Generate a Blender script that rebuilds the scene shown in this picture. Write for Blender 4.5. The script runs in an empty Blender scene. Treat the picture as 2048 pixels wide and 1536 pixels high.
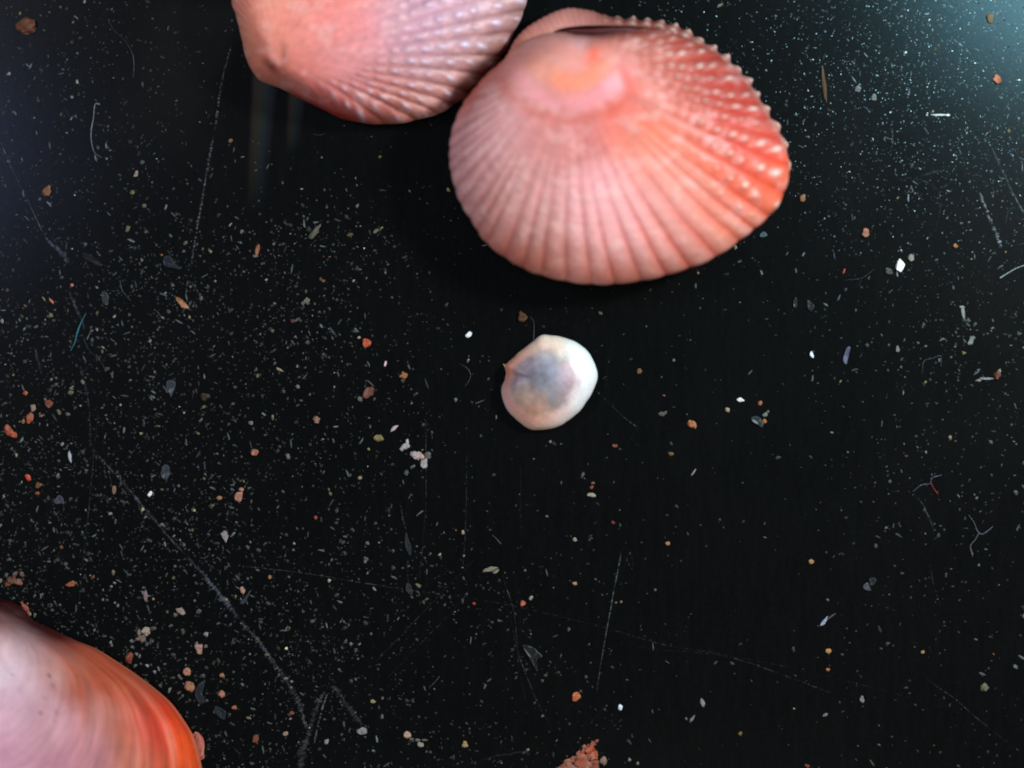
import bpy, math, random
import numpy as np
from mathutils import Vector, noise as mnoise

random.seed(7)
rng = np.random.default_rng(11)
sc = bpy.context.scene
C = sc.collection

# ------------------------------------------------------------------ camera, world, lamps, exposure
CAM_H = 80.0                      # one unit is one hundred photo pixels on the plate
cam_d = bpy.data.cameras.new('camera')
cam = bpy.data.objects.new('camera', cam_d); C.objects.link(cam)
cam.location = (0, 0, CAM_H); cam.rotation_euler = (0, 0, 0)
cam_d.sensor_width = 36.0
cam_d.lens = 36.0 * CAM_H / 20.48
cam_d.clip_start = 0.1; cam_d.clip_end = 500
cam_d.dof.use_dof = True
cam_d.dof.focus_distance = CAM_H + 0.55
cam_d.dof.aperture_fstop = 0.038
sc.camera = cam

w = bpy.data.worlds.new('World'); sc.world = w; w.use_nodes = True
w.node_tree.nodes['Background'].inputs[0].default_value = (0.85, 0.95, 1.0, 1)
w.node_tree.nodes['Background'].inputs[1].default_value = 0.07

def area(name, loc, target, size, power, col, sy=None):
    d = bpy.data.lights.new(name, 'AREA'); d.energy = power; d.color = col
    d.shape = 'RECTANGLE' if sy else 'DISK'; d.size = size
    if sy: d.size_y = sy
    o = bpy.data.objects.new(name, d); C.objects.link(o); o.location = loc
    o.rotation_euler = (Vector(target) - Vector(loc)).to_track_quat('-Z', 'Y').to_euler()
    return o
area('key_lamp', (26, 13, 30), (1, 1, 0), 6, 13500, (1.0, 0.97, 0.93))
area('left_lamp', (-27, 12, 34), (0, 0, 0), 9, 6200, (0.86, 0.92, 1.0))
area('front_lamp', (5, -33, 42), (0, 0, 0), 9, 5400, (1.0, 0.96, 0.92))
area('corner_lamp', (13.4, 10.8, 13), (10.5, 8, 0), 7, 2100, (0.30, 0.80, 1.0))
area('blue_tint_fill', (-14.4, 5.5, 15), (-10, 4, 0), 5, 170, (0.32, 0.42, 1.0))  # added fill, only tints the upper left of the plate blue

sc.view_settings.view_transform = 'Standard'
sc.view_settings.look = 'None'
sc.view_settings.exposure = 0.0
sc.view_settings.gamma = 1.0
sc.render.engine = 'CYCLES'

# ------------------------------------------------------------------ helpers
def P(px, py, z=0.0):
    k = (CAM_H - z) / CAM_H
    return ((px - 1024) / 100 * k, (768 - py) / 100 * k, z)

def lin(c):
    c = np.asarray(c, float) / 255.0
    return np.where(c <= 0.04045, c / 12.92, ((c + 0.055) / 1.055) ** 2.4)

def tag(o, label=None, cat=None, group=None, kind=None):
    if label: o['label'] = label
    if cat: o['category'] = cat
    if group: o['group'] = group
    if kind: o['kind'] = kind
    return o

def build(name, V, F, mat, parent=None, col=None, smooth=True):
    V = np.asarray(V, float).reshape(-1, 3); F = np.asarray(F, int)
    me = bpy.data.meshes.new(name)
    n = F.shape[1]
    me.vertices.add(len(V)); me.vertices.foreach_set('co', V.ravel())
    me.loops.add(F.size); me.loops.foreach_set('vertex_index', F.ravel())
    me.polygons.add(len(F))
    me.polygons.foreach_set('loop_start', np.arange(0, F.size, n))
    me.polygons.foreach_set('loop_total', np.full(len(F), n))
    me.polygons.foreach_set('use_smooth', np.full(len(F), smooth))
    me.update(calc_edges=True); me.validate()
    if col is not None:
        a = me.color_attributes.new('Col', 'FLOAT_COLOR', 'POINT')
        col = np.asarray(col, float)
        if col.shape[1] == 3: col = np.hstack([col, np.ones((len(col), 1))])
        a.data.foreach_set('color', col.ravel())
    me.materials.append(mat)
    o = bpy.data.objects.new(name, me); C.objects.link(o)
    if parent: o.parent = parent
    return o

def empty(name, loc):
    o = bpy.data.objects.new(name, None); C.objects.link(o); o.location = loc
    o.empty_display_size = 0.2
    return o

def hash2(i, j, s):
    v = np.sin(i * 127.1 + j * 311.7 + s * 74.7) * 43758.5453
    return v - np.floor(v)
def vnoise(x, y, s=0):
    xi = np.floor(x); yi = np.floor(y); fx = x - xi; fy = y - yi
    fx = fx * fx * (3 - 2 * fx); fy = fy * fy * (3 - 2 * fy)
    a = hash2(xi, yi, s); b = hash2(xi + 1, yi, s); c = hash2(xi, yi + 1, s); d = hash2(xi + 1, yi + 1, s)
    return (a * (1 - fx) + b * fx) * (1 - fy) + (c * (1 - fx) + d * fx) * fy
def fbm(x, y, s=0, o=4):
    r = 0; a = 0.5
    for k in range(o):
        r = r + a * vnoise(x * 2 ** k, y * 2 ** k, s + k * 13); a *= 0.5
    return r / (1 - 0.5 ** o)
def sstep(a, b, x):
    t = np.clip((x - a) / (b - a), 0, 1); return t * t * (3 - 2 * t)

def resample(pts, n, closed=True):
    p = np.array(pts, float); m = len(p)
    idx = range(m) if closed else range(m - 1)
    out = []
    for i in idx:
        if closed: a, b, c, d = p[i - 1], p[i], p[(i + 1) % m], p[(i + 2) % m]
        else: a, b, c, d = p[max(i - 1, 0)], p[i], p[i + 1], p[min(i + 2, m - 1)]
        for t in np.linspace(0, 1, 24, endpoint=False):
            out.append(0.5 * (2 * b + (c - a) * t + (2 * a - 5 * b + 4 * c - d) * t * t + (3 * b - a - 3 * c + d) * t ** 3))
    if not closed: out.append(p[-1])
    q = np.array(out)
    if closed: q = np.vstack([q, q[:1]])
    L = np.concatenate([[0], np.cumsum(np.linalg.norm(np.diff(q, axis=0), axis=1))])
    s = np.linspace(0, L[-1], n, endpoint=not closed)
    return np.stack([np.interp(s, L, q[:, 0]), np.interp(s, L, q[:, 1])], 1), s

def shepard(x, y, samples, sig):
    num = np.zeros(x.shape + (3,)); den = np.zeros(x.shape)
    for (sx, sy, c) in samples:
        d2 = (x - sx) ** 2 + (y - sy) ** 2
        wgt = np.exp(-d2 / (2 * sig * sig)) + 1e-4 / (1 + d2 / (sig * sig)) ** 2
        num += wgt[..., None] * lin(c); den += wgt
    return num / den[..., None]

def gridfaces(ns, nt, closed=True, off=0):
    i = np.arange(ns if closed else ns - 1); j = np.arange(nt - 1)
    I, J = np.meshgrid(i, j, indexing='ij'); I2 = (I + 1) % ns
    return np.stack([I * nt + J, I * nt + J + 1, I2 * nt + J + 1, I2 * nt + J], -1).reshape(-1, 4) + off

def mixc(a, b, f):
    return a * (1 - f[..., None]) + np.asarray(b) * f[..., None]

# ------------------------------------------------------------------ materials
def new_mat(name):
    m = bpy.data.materials.new(name); m.use_nodes = True
    return m, m.node_tree, m.node_tree.nodes['Principled BSDF']

def shell_mat(name, rough, sss, nscale=9.0, bump=0.02, coat=0.0, spec=0.5, rad=(0.16, 0.07, 0.05)):
    m, nt, b = new_mat(name)
    at = nt.nodes.new('ShaderNodeAttribute'); at.attribute_name = 'Col'
    tc = nt.nodes.new('ShaderNodeTexCoord')
    n1 = nt.nodes.new('ShaderNodeTexNoise'); n1.inputs['Scale'].default_value = nscale; n1.inputs['Detail'].default_value = 6
    nt.links.new(tc.outputs['Object'], n1.inputs['Vector'])
    mr = nt.nodes.new('ShaderNodeMapRange'); mr.inputs['From Min'].default_value = 0.3; mr.inputs['From Max'].default_value = 0.7
    mr.inputs['To Min'].default_value = 0.92; mr.inputs['To Max'].default_value = 1.07
    nt.links.new(n1.outputs['Fac'], mr.inputs['Value'])
    mx = nt.nodes.new('ShaderNodeVectorMath'); mx.operation = 'SCALE'
    nt.links.new(at.outputs['Color'], mx.inputs[0]); nt.links.new(mr.outputs['Result'], mx.inputs['Scale'])
    nt.links.new(mx.outputs['Vector'], b.inputs['Base Color'])
    b.inputs['Roughness'].default_value = rough
    b.inputs['Specular IOR Level'].default_value = spec
    b.inputs['Subsurface Weight'].default_value = sss
    b.inputs['Subsurface Radius'].default_value = rad
    b.inputs['Subsurface Scale'].default_value = 1.0
    b.inputs['Coat Weight'].default_value = coat
    b.inputs['Coat Roughness'].default_value = 0.25
    bp = nt.nodes.new('ShaderNodeBump'); bp.inputs['Strength'].default_value = 0.5; bp.inputs['Distance'].default_value = bump
    n2 = nt.nodes.new('ShaderNodeTexNoise'); n2.inputs['Scale'].default_value = nscale * 2.2; n2.inputs['Detail'].default_value = 4
    nt.links.new(tc.outputs['Object'], n2.inputs['Vector'])
    nt.links.new(n2.outputs['Fac'], bp.inputs['Height']); nt.links.new(bp.outputs['Normal'], b.inputs['Normal'])
    return m

M_shell = shell_mat('ribbed_shell', 0.42, 0.35)
M_smooth = shell_mat('smooth_shell', 0.5, 0.22, nscale=4.0, bump=0.006, coat=0.02, spec=0.18, rad=(0.06, 0.04, 0.035))
M_small = shell_mat('small_shell', 0.35, 0.45, nscale=14.0, bump=0.01, rad=(0.1, 0.09, 0.09))
M_crumb = shell_mat('crumb', 0.6, 0.3, nscale=26.0, bump=0.03, spec=0.3, rad=(0.05, 0.03, 0.02))
M_dark = shell_mat('ligament', 0.6, 0.0, nscale=10)

def vcol_mat(name, rough, alpha=False, spec=0.4):
    m, nt, b = new_mat(name)
    at = nt.nodes.new('ShaderNodeAttribute'); at.attribute_name = 'Col'
    nt.links.new(at.outputs['Color'], b.inputs['Base Color'])
    b.inputs['Roughness'].default_value = rough
    b.inputs['Specular IOR Level'].default_value = spec
    if alpha: nt.links.new(at.outputs['Alpha'], b.inputs['Alpha'])
    return m
M_dust = vcol_mat('dust', 0.6)
M_flake = vcol_mat('translucent_flake', 0.35, True)
M_scratch = vcol_mat('scratch', 0.45, True)
M_fibre = vcol_mat('fibre', 0.35, True)

# plate: black glossy plastic with faint wiping haze
m, nt, b = new_mat('black_plate')
tc = nt.nodes.new('ShaderNodeTexCoord')
mp = nt.nodes.new('ShaderNodeMapping'); mp.inputs['Scale'].default_value = (4.0, 0.7, 1); mp.inputs['Rotation'].default_value = (0, 0, 0.05)
nt.links.new(tc.outputs['Object'], mp.inputs['Vector'])
n1 = nt.nodes.new('ShaderNodeTexNoise'); n1.inputs['Scale'].default_value = 1.6; n1.inputs['Detail'].default_value = 8; n1.inputs['Roughness'].default_value = 0.7
nt.links.new(mp.outputs['Vector'], n1.inputs['Vector'])
n2 = nt.nodes.new('ShaderNodeTexNoise'); n2.inputs['Scale'].default_value = 0.35; n2.inputs['Detail'].default_value = 4
nt.links.new(tc.outputs['Object'], n2.inputs['Vector'])
n3 = nt.nodes.new('ShaderNodeTexNoise'); n3.inputs['Scale'].default_value = 11; n3.inputs['Detail'].default_value = 5; n3.inputs['Roughness'].default_value = 0.75
nt.links.new(tc.outputs['Object'], n3.inputs['Vector'])
mul = nt.nodes.new('ShaderNodeMath'); mul.operation = 'MULTIPLY'
nt.links.new(n1.outputs['Fac'], mul.inputs[0]); nt.links.new(n3.outputs['Fac'], mul.inputs[1])
rp = nt.nodes.new('ShaderNodeValToRGB')
rp.color_ramp.elements[0].position = 0.15; rp.color_ramp.elements[0].color = (0.0005, 0.0009, 0.0009, 1)
rp.color_ramp.elements[1].position = 0.45; rp.color_ramp.elements[1].color = (0.0026, 0.0031, 0.0036, 1)
nt.links.new(mul.outputs[0], rp.inputs['Fac']); nt.links.new(rp.outputs['Color'], b.inputs['Base Color'])
mr = nt.nodes.new('ShaderNodeMapRange'); mr.inputs['To Min'].default_value = 0.20; mr.inputs['To Max'].default_value = 0.27
nt.links.new(n2.outputs['Fac'], mr.inputs['Value']); nt.links.new(mr.outputs['Result'], b.inputs['Roughness'])
b.inputs['Specular IOR Level'].default_value = 0.3
bpn = nt.nodes.new('ShaderNodeBump'); bpn.inputs['Strength'].default_value = 0.35; bpn.inputs['Distance'].default_value = 0.004
n4 = nt.nodes.new('ShaderNodeTexNoise'); n4.inputs['Scale'].default_value = 9; n4.inputs['Detail'].default_value = 6; n4.inputs['Roughness'].default_value = 0.8
nt.links.new(tc.outputs['Object'], n4.inputs['Vector']); nt.links.new(n4.outputs['Fac'], bpn.inputs['Height']); nt.links.new(bpn.outputs['Normal'], b.inputs['Normal'])
M_plate = m

# ------------------------------------------------------------------ the surface
hx, hy, th, bv = 26.0, 20.0, 0.5, 0.06
pv = []
for (ex, ez) in ((0, -th), (0, -bv), (-bv, 0)):
    for sx, sy in ((-1, -1), (1, -1), (1, 1), (-1, 1)):
        pv.append((sx * (hx + ex), sy * (hy + ex), ez))
pf = [(3, 2, 1, 0), (8, 9, 10, 11)]
for r in (0, 4):
    for k in range(4): pf.append((r + k, r + (k + 1) % 4, r + 4 + (k + 1) % 4, r + 4 + k))
plate = build('black_plate', pv, pf, M_plate, smooth=False)
tag(plate, 'black glossy scratched plate under the shells', None, None, 'structure')

# ------------------------------------------------------------------ ribbed shell builder
def rib_phase(rim, spacing):
    """rim arclength (px) -> running rib count, spacing given at some rim points"""
    d = np.array([[np.argmin((rim[:, 0] - x) ** 2 + (rim[:, 1] - y) ** 2), s] for x, y, s in spacing])
    d = d[np.argsort(d[:, 0])]
    n = len(rim); idx = np.arange(n)
    dens = 1.0 / np.interp(idx, d[:, 0], d[:, 1], period=n)
    seg = np.linalg.norm(np.roll(rim, -1, 0) - rim, axis=1)
    ph = np.concatenate([[0], np.cumsum(dens * seg)])[:-1]
    tot = (dens * seg).sum()
    return ph * round(tot) / tot

def ribbed_valve(name, parent, outline, U, bend, spacing, zc, H, power, beadw, beadstart, colours, sig,
                 ledges=(), ns=1300, nt=330, rib_amp=0.030, bead_h=0.085, groove_col=(1, .6, .5), seed=0, rim_scallop=2.4, flat=0.0, bead_sp=21.0, decor=None, redg=False, bead_col=(255, 222, 208)):
    rim, _ = resample(outline, ns)
    ph = rib_phase(rim, spacing)
    e_ = np.minimum(1, np.minimum(ph, ph[-1] - ph) / 3); ph = ph + 0.9 * e_ * (fbm(ph * 0.55, ph * 0 + 3.3, seed + 40, 2) - 0.5)
    U = np.array(U, float)
    t = np.linspace(0, 1, nt) ** 0.85
    ribc = 2 * np.abs((ph % 1) - 0.5)            # 0 at rib crest, 1 in groove
    ribw = 1 - ribc ** 2.2
    dirv = rim - U; R = np.linalg.norm(dirv, axis=1); dn = dirv / R[:, None]
    rimj = rim + dn * (rim_scallop * (ribw - 0.5) * np.clip(R / 250, 0.2, 1) + 3 * (vnoise(ph * 0.7, ph * 0, seed) - 0.5))[:, None]
    bw = np.array([bend(rx, ry) for rx, ry in rim])          # control point offsets (px)
    k = 15; ker = np.ones(2 * k + 1) / (2 * k + 1)
    for a in (0, 1):
        e = np.concatenate([bw[-k:, a], bw[:, a], bw[:k, a]]); bw[:, a] = np.convolve(e, ker, 'valid')
    T = t[None, :]; 
    mid = (U + rimj) / 2 + bw
    X = (1 - T) ** 2 * U[0] + 2 * T * (1 - T) * mid[:, 0:1] + T * T * rimj[:, 0:1]
    Y = (1 - T) ** 2 * U[1] + 2 * T * (1 - T) * mid[:, 1:2] + T * T * rimj[:, 1:2]
    # angular warp: soft irregular ribs
    Z = zc + H * (1 - T ** power[0]) ** power[1] + 0 * X
    Z = Z - flat * T * 0
    for (tl, dz, wd) in ledges:
        wob = 0.07 * (fbm(ph[:, None] * 0.22, T * 0, seed + 5) - 0.5)
        Z = Z + dz * np.exp(-((T + wob - tl + wd) / (wd * (1 + 1.5 * (T + wob < tl - wd)))) ** 2) * (0.15 + 0.85 * sstep(-0.2, 0.7, dn[:, 1]))[:, None]
    wobble = 0.22 * (fbm(T * 5 + 0 * ph[:, None], ph[:, None] * 0.4, seed + 9) - 0.5)
    rc = 2 * np.abs(((ph[:, None] + wobble) % 1) - 0.5)
    rw = 1 - rc ** 2.4
    ramp = (0.55 + 0.9 * fbm(T * 2.2, ph[:, None] * 0.35, seed + 50, 2)) * sstep(0.25, 0.95, T) * np.clip(R / 330, 0.25, 1)[:, None]
    Z = Z + rib_amp * ramp * (rw - 0.35)
    # growth waves
    gl = fbm(T * 34 + 0.25 * np.sin(ph[:, None] * 0.5), ph[:, None] * 0.15, seed + 3, 3)
    Z = Z + 0.020 * (gl - 0.5) * sstep(0.1, 0.3, T) * 0.35
    # beads
    ribid = np.floor(ph[:, None] + wobble)
    bwgt = np.array([beadw(x, y) for x, y in rim])[:, None]
    bst = np.array([beadstart(x, y) for x, y in rim])[:, None]
    offs = hash2(ribid, 3.0, seed)
    sp = (bead_sp / R[:, None]) * (0.7 + 0.45 * T)
    u = T / sp + offs
    js = 0.36 * (hash2(ribid, np.floor(u), seed + 2) - 0.5); jr = 0.3 * (hash2(ribid, np.floor(u), seed + 6) - 0.5)
    rcb = np.abs(2 * (((ph[:, None] + wobble) % 1) - 0.5) - jr)
    fr = np.abs((u % 1) - 0.5 - js) * 2
    bs = hash2(ribid, np.floor(u), seed + 1); bz = 0.75 + 0.5 * hash2(ribid, np.floor(u), seed + 8)
    along = np.exp(-((1 - fr) / 0.50) ** 2 * 1.0)
    bead = np.exp(-((1 - fr) * 0 + (fr / 0.50 / bz) ** 2)) * np.exp(-(rcb / 0.44 / bz) ** 2) * bwgt * sstep(bst - 0.12, bst + 0.15, T) * (0.75 + 0.4 * bs)
    cap = np.exp(-(fr / 0.34 / bz) ** 2) * np.exp(-(rcb / 0.27 / bz) ** 2) * bwgt * sstep(bst - 0.05, bst + 0.2, T) * (0.35 + 0.7 * bs)
    Z = Z + bead_h * bead * np.clip(R / 300, 0.35, 1)[:, None]
    wpx = 26 * (fbm(X / 38, Y / 38, seed + 60, 3) - 0.5); wpy = 26 * (fbm(X / 38 + 9, Y / 38, seed + 61, 3) - 0.5)
    col = shepard(X + wpx, Y + wpy, colours, sig)
    streak = fbm(ph[:, None] * 1.7, T * 3, seed + 21, 4) - 0.5
    mott = fbm(X / 15, Y / 15, seed + 70, 4) - 0.5; mott2 = sstep(0.56, 0.72, fbm(X / 30 + 5, Y / 22, seed + 75, 4))
    col = col * (1 + 0.34 * streak + 0.22 * mott)[..., None]; col = mixc(col, lin((246, 196, 190)), 0.28 * mott2)
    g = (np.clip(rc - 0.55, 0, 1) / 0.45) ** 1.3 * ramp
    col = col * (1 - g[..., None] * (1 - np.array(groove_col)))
    g_ = np.clip(rc * 1.1, 0, 1)
    col = mixc(col, lin((255, 214, 208)), np.clip((0.17 * rw * ramp + 0.05) * (1 - 0.75 * sstep(0.3, 0.9, bwgt)), 0, 1))
    col = mixc(col, lin((214, 52, 30)) if redg else col.mean((0, 1)), (0.36 * g_ * np.maximum(bwgt, 0.9 * sstep(1230, 1400, rim[:, 0:1])) * np.clip(ramp, 0, 1.2)) if redg else 0 * X)
    col = mixc(col, lin(bead_col), np.clip(cap, 0, 0.9))
    glc = fbm(T * 60, ph[:, None] * 0.3, seed + 33, 3) - 0.5
    col = col * (1 + 0.16 * glc)[..., None]
    if decor is not None: col, Z = decor(X, Y, T, ph, col, Z)
    col = np.clip(col, 0.002, 0.96)
    k = (CAM_H - zc) / CAM_H
    WX = (X - 1024) / 100 * k; WY = (768 - Y) / 100 * k
    # inner face: lip and hollow
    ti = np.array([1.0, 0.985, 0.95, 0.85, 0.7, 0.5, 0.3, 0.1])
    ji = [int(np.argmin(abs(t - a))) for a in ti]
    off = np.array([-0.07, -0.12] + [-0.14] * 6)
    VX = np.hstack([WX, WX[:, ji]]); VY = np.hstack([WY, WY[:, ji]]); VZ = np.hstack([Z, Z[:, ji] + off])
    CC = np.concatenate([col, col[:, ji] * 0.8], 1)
    n2 = nt + len(ti)
    V = np.stack([VX, VY, VZ], -1).reshape(-1, 3)
    base = np.array(parent.location)
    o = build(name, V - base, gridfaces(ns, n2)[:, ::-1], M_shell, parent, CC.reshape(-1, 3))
    return o

# ---- big ribbed shell
BIG_OUT = [(1110,66),(1150,69),(1190,70),(1231,64),(1275,59),(1313,58),(1345,66),(1375,76),(1405,91),(1438,112),(1468,138),(1496,172),(1520,209),(1543,245),(1562,278),(1574,308),(1578,340),(1570,378),(1551,416),(1520,449),(1481,479),(1446,504),(1407,525),(1348,545),(1297,559),(1251,566),(1200,568),(1141,564),(1094,553),(1055,539),(1008,514),(973,484),(950,453),(926,414),(911,379),(901,344),(899,305),(903,266),(919,223),(938,191),(965,158),(998,128),(1028,100),(1055,82),(1080,70)]
BIG_COL = [(1157,90,(222,158,155)),(1185,115,(232,112,78)),(1130,160,(236,140,116)),(1060,150,(230,148,130)),(1090,125,(226,150,135)),
 (1130,225,(238,150,158)),(1215,190,(245,158,165)),(1070,215,(232,150,152)),(1045,110,(214,140,120)),(1150,254,(208,98,82)),(1085,245,(214,110,92)),(1248,165,(226,90,62)),
 (1230,232,(232,100,68)),(1150,290,(208,118,115)),(1100,310,(215,135,128)),(1180,385,(248,166,170)),(1260,400,(248,164,164)),(1200,480,(242,158,156)),
 (1200,552,(192,102,80)),(1100,535,(190,108,90)),(1020,485,(184,108,98)),(1060,420,(214,145,138)),(960,410,(196,128,124)),(925,330,(200,136,138)),
 (940,260,(210,148,155)),(1000,215,(222,158,162)),(1008,290,(208,145,145)),(1050,330,(214,140,136)),(975,158,(170,70,42)),(1010,128,(180,86,55)),(945,195,(185,90,65)),
 (1350,500,(226,140,126)),(1430,470,(228,130,102)),(1340,420,(244,150,138)),(1400,355,(238,122,90)),(1450,335,(222,85,58)),(1520,385,(245,98,62)),
 (1545,345,(242,78,48)),(1480,410,(240,104,70)),(1565,390,(245,130,92)),(1500,450,(240,138,105)),(1320,285,(234,112,80)),(1300,335,(240,142,118)),
 (1480,295,(210,72,54)),(1400,245,(208,90,72)),(1350,205,(210,112,95)),(1290,175,(200,118,104)),(1260,110,(196,112,95)),(1340,125,(180,78,62)),
 (1420,165,(168,52,38)),(1470,205,(174,54,40)),(1530,262,(200,90,76)),(1400,100,(158,66,52)),(1450,135,(150,56,44)),(1230,80,(140,62,50)),(1290,80,(165,85,68))]  # last samples hold the shade below the slit
ZC = 1.15
big = empty('ribbed_shell', P(1230, 300, 0))
tag(big, 'large salmon pink and orange ribbed cockle shell with white beads, the biggest shell in view', 'shell', 'ribbed cockle shells')
def big_bend(x, y):
    ang = math.degrees(math.atan2(y - 140, x - 1150))       # 0 right, 90 down
    if ang < -100: ang += 360
    mag = np.interp(ang, [-40, -10, 10, 30, 60, 85, 110, 140, 200], [0, 8, 34, 46, 44, 26, 6, 0, 0])
    d = np.array([-math.sin(math.radians(ang)), math.cos(math.radians(ang))])
    return d * mag
def big_bead(x, y):
    if x > 1180 and y < 450: return float(np.interp(y, [50, 70, 380, 430, 460], [0.6, 1, 1, 0.9, 0.0]) * np.interp(x, [1180, 1260], [0, 1]))
    if x < 1000: return 0.08
    return 0.12
def big_bst(x, y):
    return float(np.interp(y, [60, 100, 200, 300, 380, 440], [0.42, 0.45, 0.5, 0.52, 0.62, 0.72])) if x > 1180 else 0.55
def big_decor(X, Y, T, ph, col, Z):
    dx, dy = X - 1140, Y - 118
    lob = np.exp(-(dx / 95) ** 2 - (dy / 80) ** 2)
    col = mixc(col, lin((226, 146, 136)), lob * 0.6)
    wobr = 0.05 * (fbm(ph[:, None] * 0.6, 0 * T, 93, 3) - 0.5)
    col = mixc(col, lin((186, 96, 74)), sstep(0.84, 0.99, T + wobr) * sstep(400, 520, Y) * (1 - sstep(1330, 1460, X)) * 0.55)
    r_ = np.hypot(dx, dy * 1.15) + 10 * (fbm(X / 40, Y / 40, 91, 3) - 0.5); dn_ = sstep(-0.15, 0.6, dy / (np.hypot(dx, dy) + 6))
    def ring(a, b, e=9): return sstep(a - e, a + e, r_) * (1 - sstep(b - e, b + e, r_)) * dn_
    col = mixc(col, lin((244, 142, 106)), ring(46, 84, 9) * 0.75)
    col = mixc(col, lin((244, 156, 164)), ring(98, 128, 12) * 0.55)
    col = mixc(col, lin((206, 92, 74)), ring(140, 160, 12) * 0.5)
    sp = np.exp(-((X - 1183) / 15) ** 2 - ((Y - 120) / 20) ** 2)
    col = mixc(col, lin((236, 92, 54)), sp * 0.8)
    sp = np.exp(-((X - 1252 - (Y - 180) * .2) / 16) ** 2 - ((Y - 175) / 34) ** 2)
    col = mixc(col, lin((222, 74, 48)), sp * 0.75)
    for (ax, ay, ar, cc_, am_) in ((1226, 234, 19, (228, 90, 58), .7), (1216, 180, 19, (250, 168, 176), .7), (1158, 92, 20, (240, 172, 170), .7), (1085, 150, 20, (240, 165, 150), .5), (1130, 182, 26, (238, 130, 98), .45)):
        col = mixc(col, lin(cc_), np.exp(-((X - ax) ** 2 + (Y - ay) ** 2) / ar ** 2) * am_)
    eg = sstep(0.80, 0.99, T + wobr) * (1 - sstep(985, 1035, X)) * (1 - sstep(185, 250, Y))
    col = mixc(col, lin((178, 66, 32)), eg * 0.85)
    col = mixc(col, lin((70, 12, 14)), np.exp(-((X - 1180) / 42) ** 2 - ((Y - 73) / 8) ** 2) * 0.8)  # shadow under the hinge slit painted into the edge colour
    col = mixc(col, lin((110, 34, 28)), np.exp(-((X - 1225) / 80) ** 2 - ((Y - 72) / 9) ** 2) * 0.75)  # same slit shade, wider and redder
    d = np.exp(-((X - 1170) / 55) ** 2 - ((Y - 385) / 26) ** 2)
    n = fbm(X / 16 + Y / 40, Y / 9, 77, 3)
    f = d * sstep(0.5, 0.68, n) * 0.7
    col = mixc(col, lin((252, 190, 190)), f)
    d2 = np.exp(-((X - 1185) / 60) ** 2 - ((Y - 320) / 40) ** 2)
    f2 = d2 * sstep(0.5, 0.7, fbm(X / 14, Y / 12, 81, 3)) * 0.35
    col = mixc(col, lin((190, 80, 80)), f2)
    return col, Z + 0.02 * f
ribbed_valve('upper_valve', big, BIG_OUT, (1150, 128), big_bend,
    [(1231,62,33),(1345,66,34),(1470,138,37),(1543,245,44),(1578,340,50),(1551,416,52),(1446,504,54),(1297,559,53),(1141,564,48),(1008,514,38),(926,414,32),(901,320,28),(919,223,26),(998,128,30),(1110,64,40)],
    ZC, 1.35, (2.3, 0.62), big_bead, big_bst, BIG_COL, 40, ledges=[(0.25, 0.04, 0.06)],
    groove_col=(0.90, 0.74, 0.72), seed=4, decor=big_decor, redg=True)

# lower valve, seen at the top behind the hinge slit
def polar(poly, cx, cy, th):
    q, _ = resample(poly, 2400); a = np.arctan2(q[:, 1] - cy, q[:, 0] - cx); r = np.hypot(q[:, 0] - cx, q[:, 1] - cy)
    o = np.argsort(a); return np.interp(th, a[o], r[o], period=2 * math.pi)
LOW_RIM = [(1085,84),(1112,60),(1150,52),(1200,50),(1240,51),(1280,53),(1320,57),(1352,72)] + BIG_OUT[7:45]
LOW_RIM[8:] = [(lambda x, y: (1210 + (x - 1210) * .97, 280 + (y - 280) * .96))(*p) for p in LOW_RIM[8:]]
LOW_RIM[-1] = (1064, 92)
LOW_SIL = [(1094,27),(1120,16),(1145,12),(1184,18),(1212,28),(1262,37),(1313,40),(1366,56),(1412,84),(1453,114),(1490,150),(1517,190),(1540,228),(1563,265),(1576,303),(1579,340),
 (1564,378),(1545,412),(1514,444),(1475,474),(1440,499),(1400,520),(1345,540),(1295,554),(1250,561),(1200,563),(1143,559),(1096,548),(1058,534),(1012,509),(978,480),(955,450),(931,412),(916,378),(906,343),(904,305),(908,266),(924,225),(941,195),(966,160),(996,132),(1014,106),(1032,74),(1057,49)]
nth, nq = 1500, 90
thv = np.linspace(-math.pi, math.pi, nth, endpoint=False)
lcx, lcy = 1210, 280
r0 = polar(LOW_RIM, lcx, lcy, thv); r1 = polar(LOW_SIL, lcx, lcy, thv)
q = np.linspace(0, 1, nq)
rows_r = []; rows_z = []
for qq in q:
    if qq < 0.4:
        a = qq / 0.4 * math.pi / 2
        rows_r.append(r0 + (r1 - r0) * math.sin(a)); rows_z.append(np.full(nth, ZC - 0.05 - 0.42 * (1 - math.cos(a))))
    else:
        a = (qq - 0.4) / 0.6
        rows_r.append(r1 * (1 - a ** 2.0)); rows_z.append(np.full(nth, (ZC - 0.47) * (1 - a ** 0.8) + 0.01))
RR = np.stack(rows_r, 1); ZZ = np.stack(rows_z, 1)
phl = thv[:, None] * 9.5 + 0.5 * vnoise(thv[:, None] * 4, thv[:, None] * 0, 8)
rcl = 2 * np.abs((phl % 1) - 0.5); rwl = 1 - rcl ** 2; rfl = 1 - (2 * np.abs(((thv[:, None] * 22) % 1) - 0.5)) ** 2
right = sstep(-1.75, -1.2, thv)[:, None] * (1 - sstep(0.1, 0.4, thv))[:, None]
fl = np.exp(-((q[None, :] - 0.40) / 0.11) ** 2); fl2 = np.exp(-((q[None, :] - 0.14) / 0.07) ** 2)
beadl = (fl + 0.8 * fl2) * np.exp(-(rcl / 0.55) ** 2) * right
RR = RR + 9 * beadl * (0.5 + 0.8 * hash2(np.floor(phl), 1.0, 3)) * (q[None, :] > 0.2) + 1.2 * (rfl - 0.5) * fl
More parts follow.
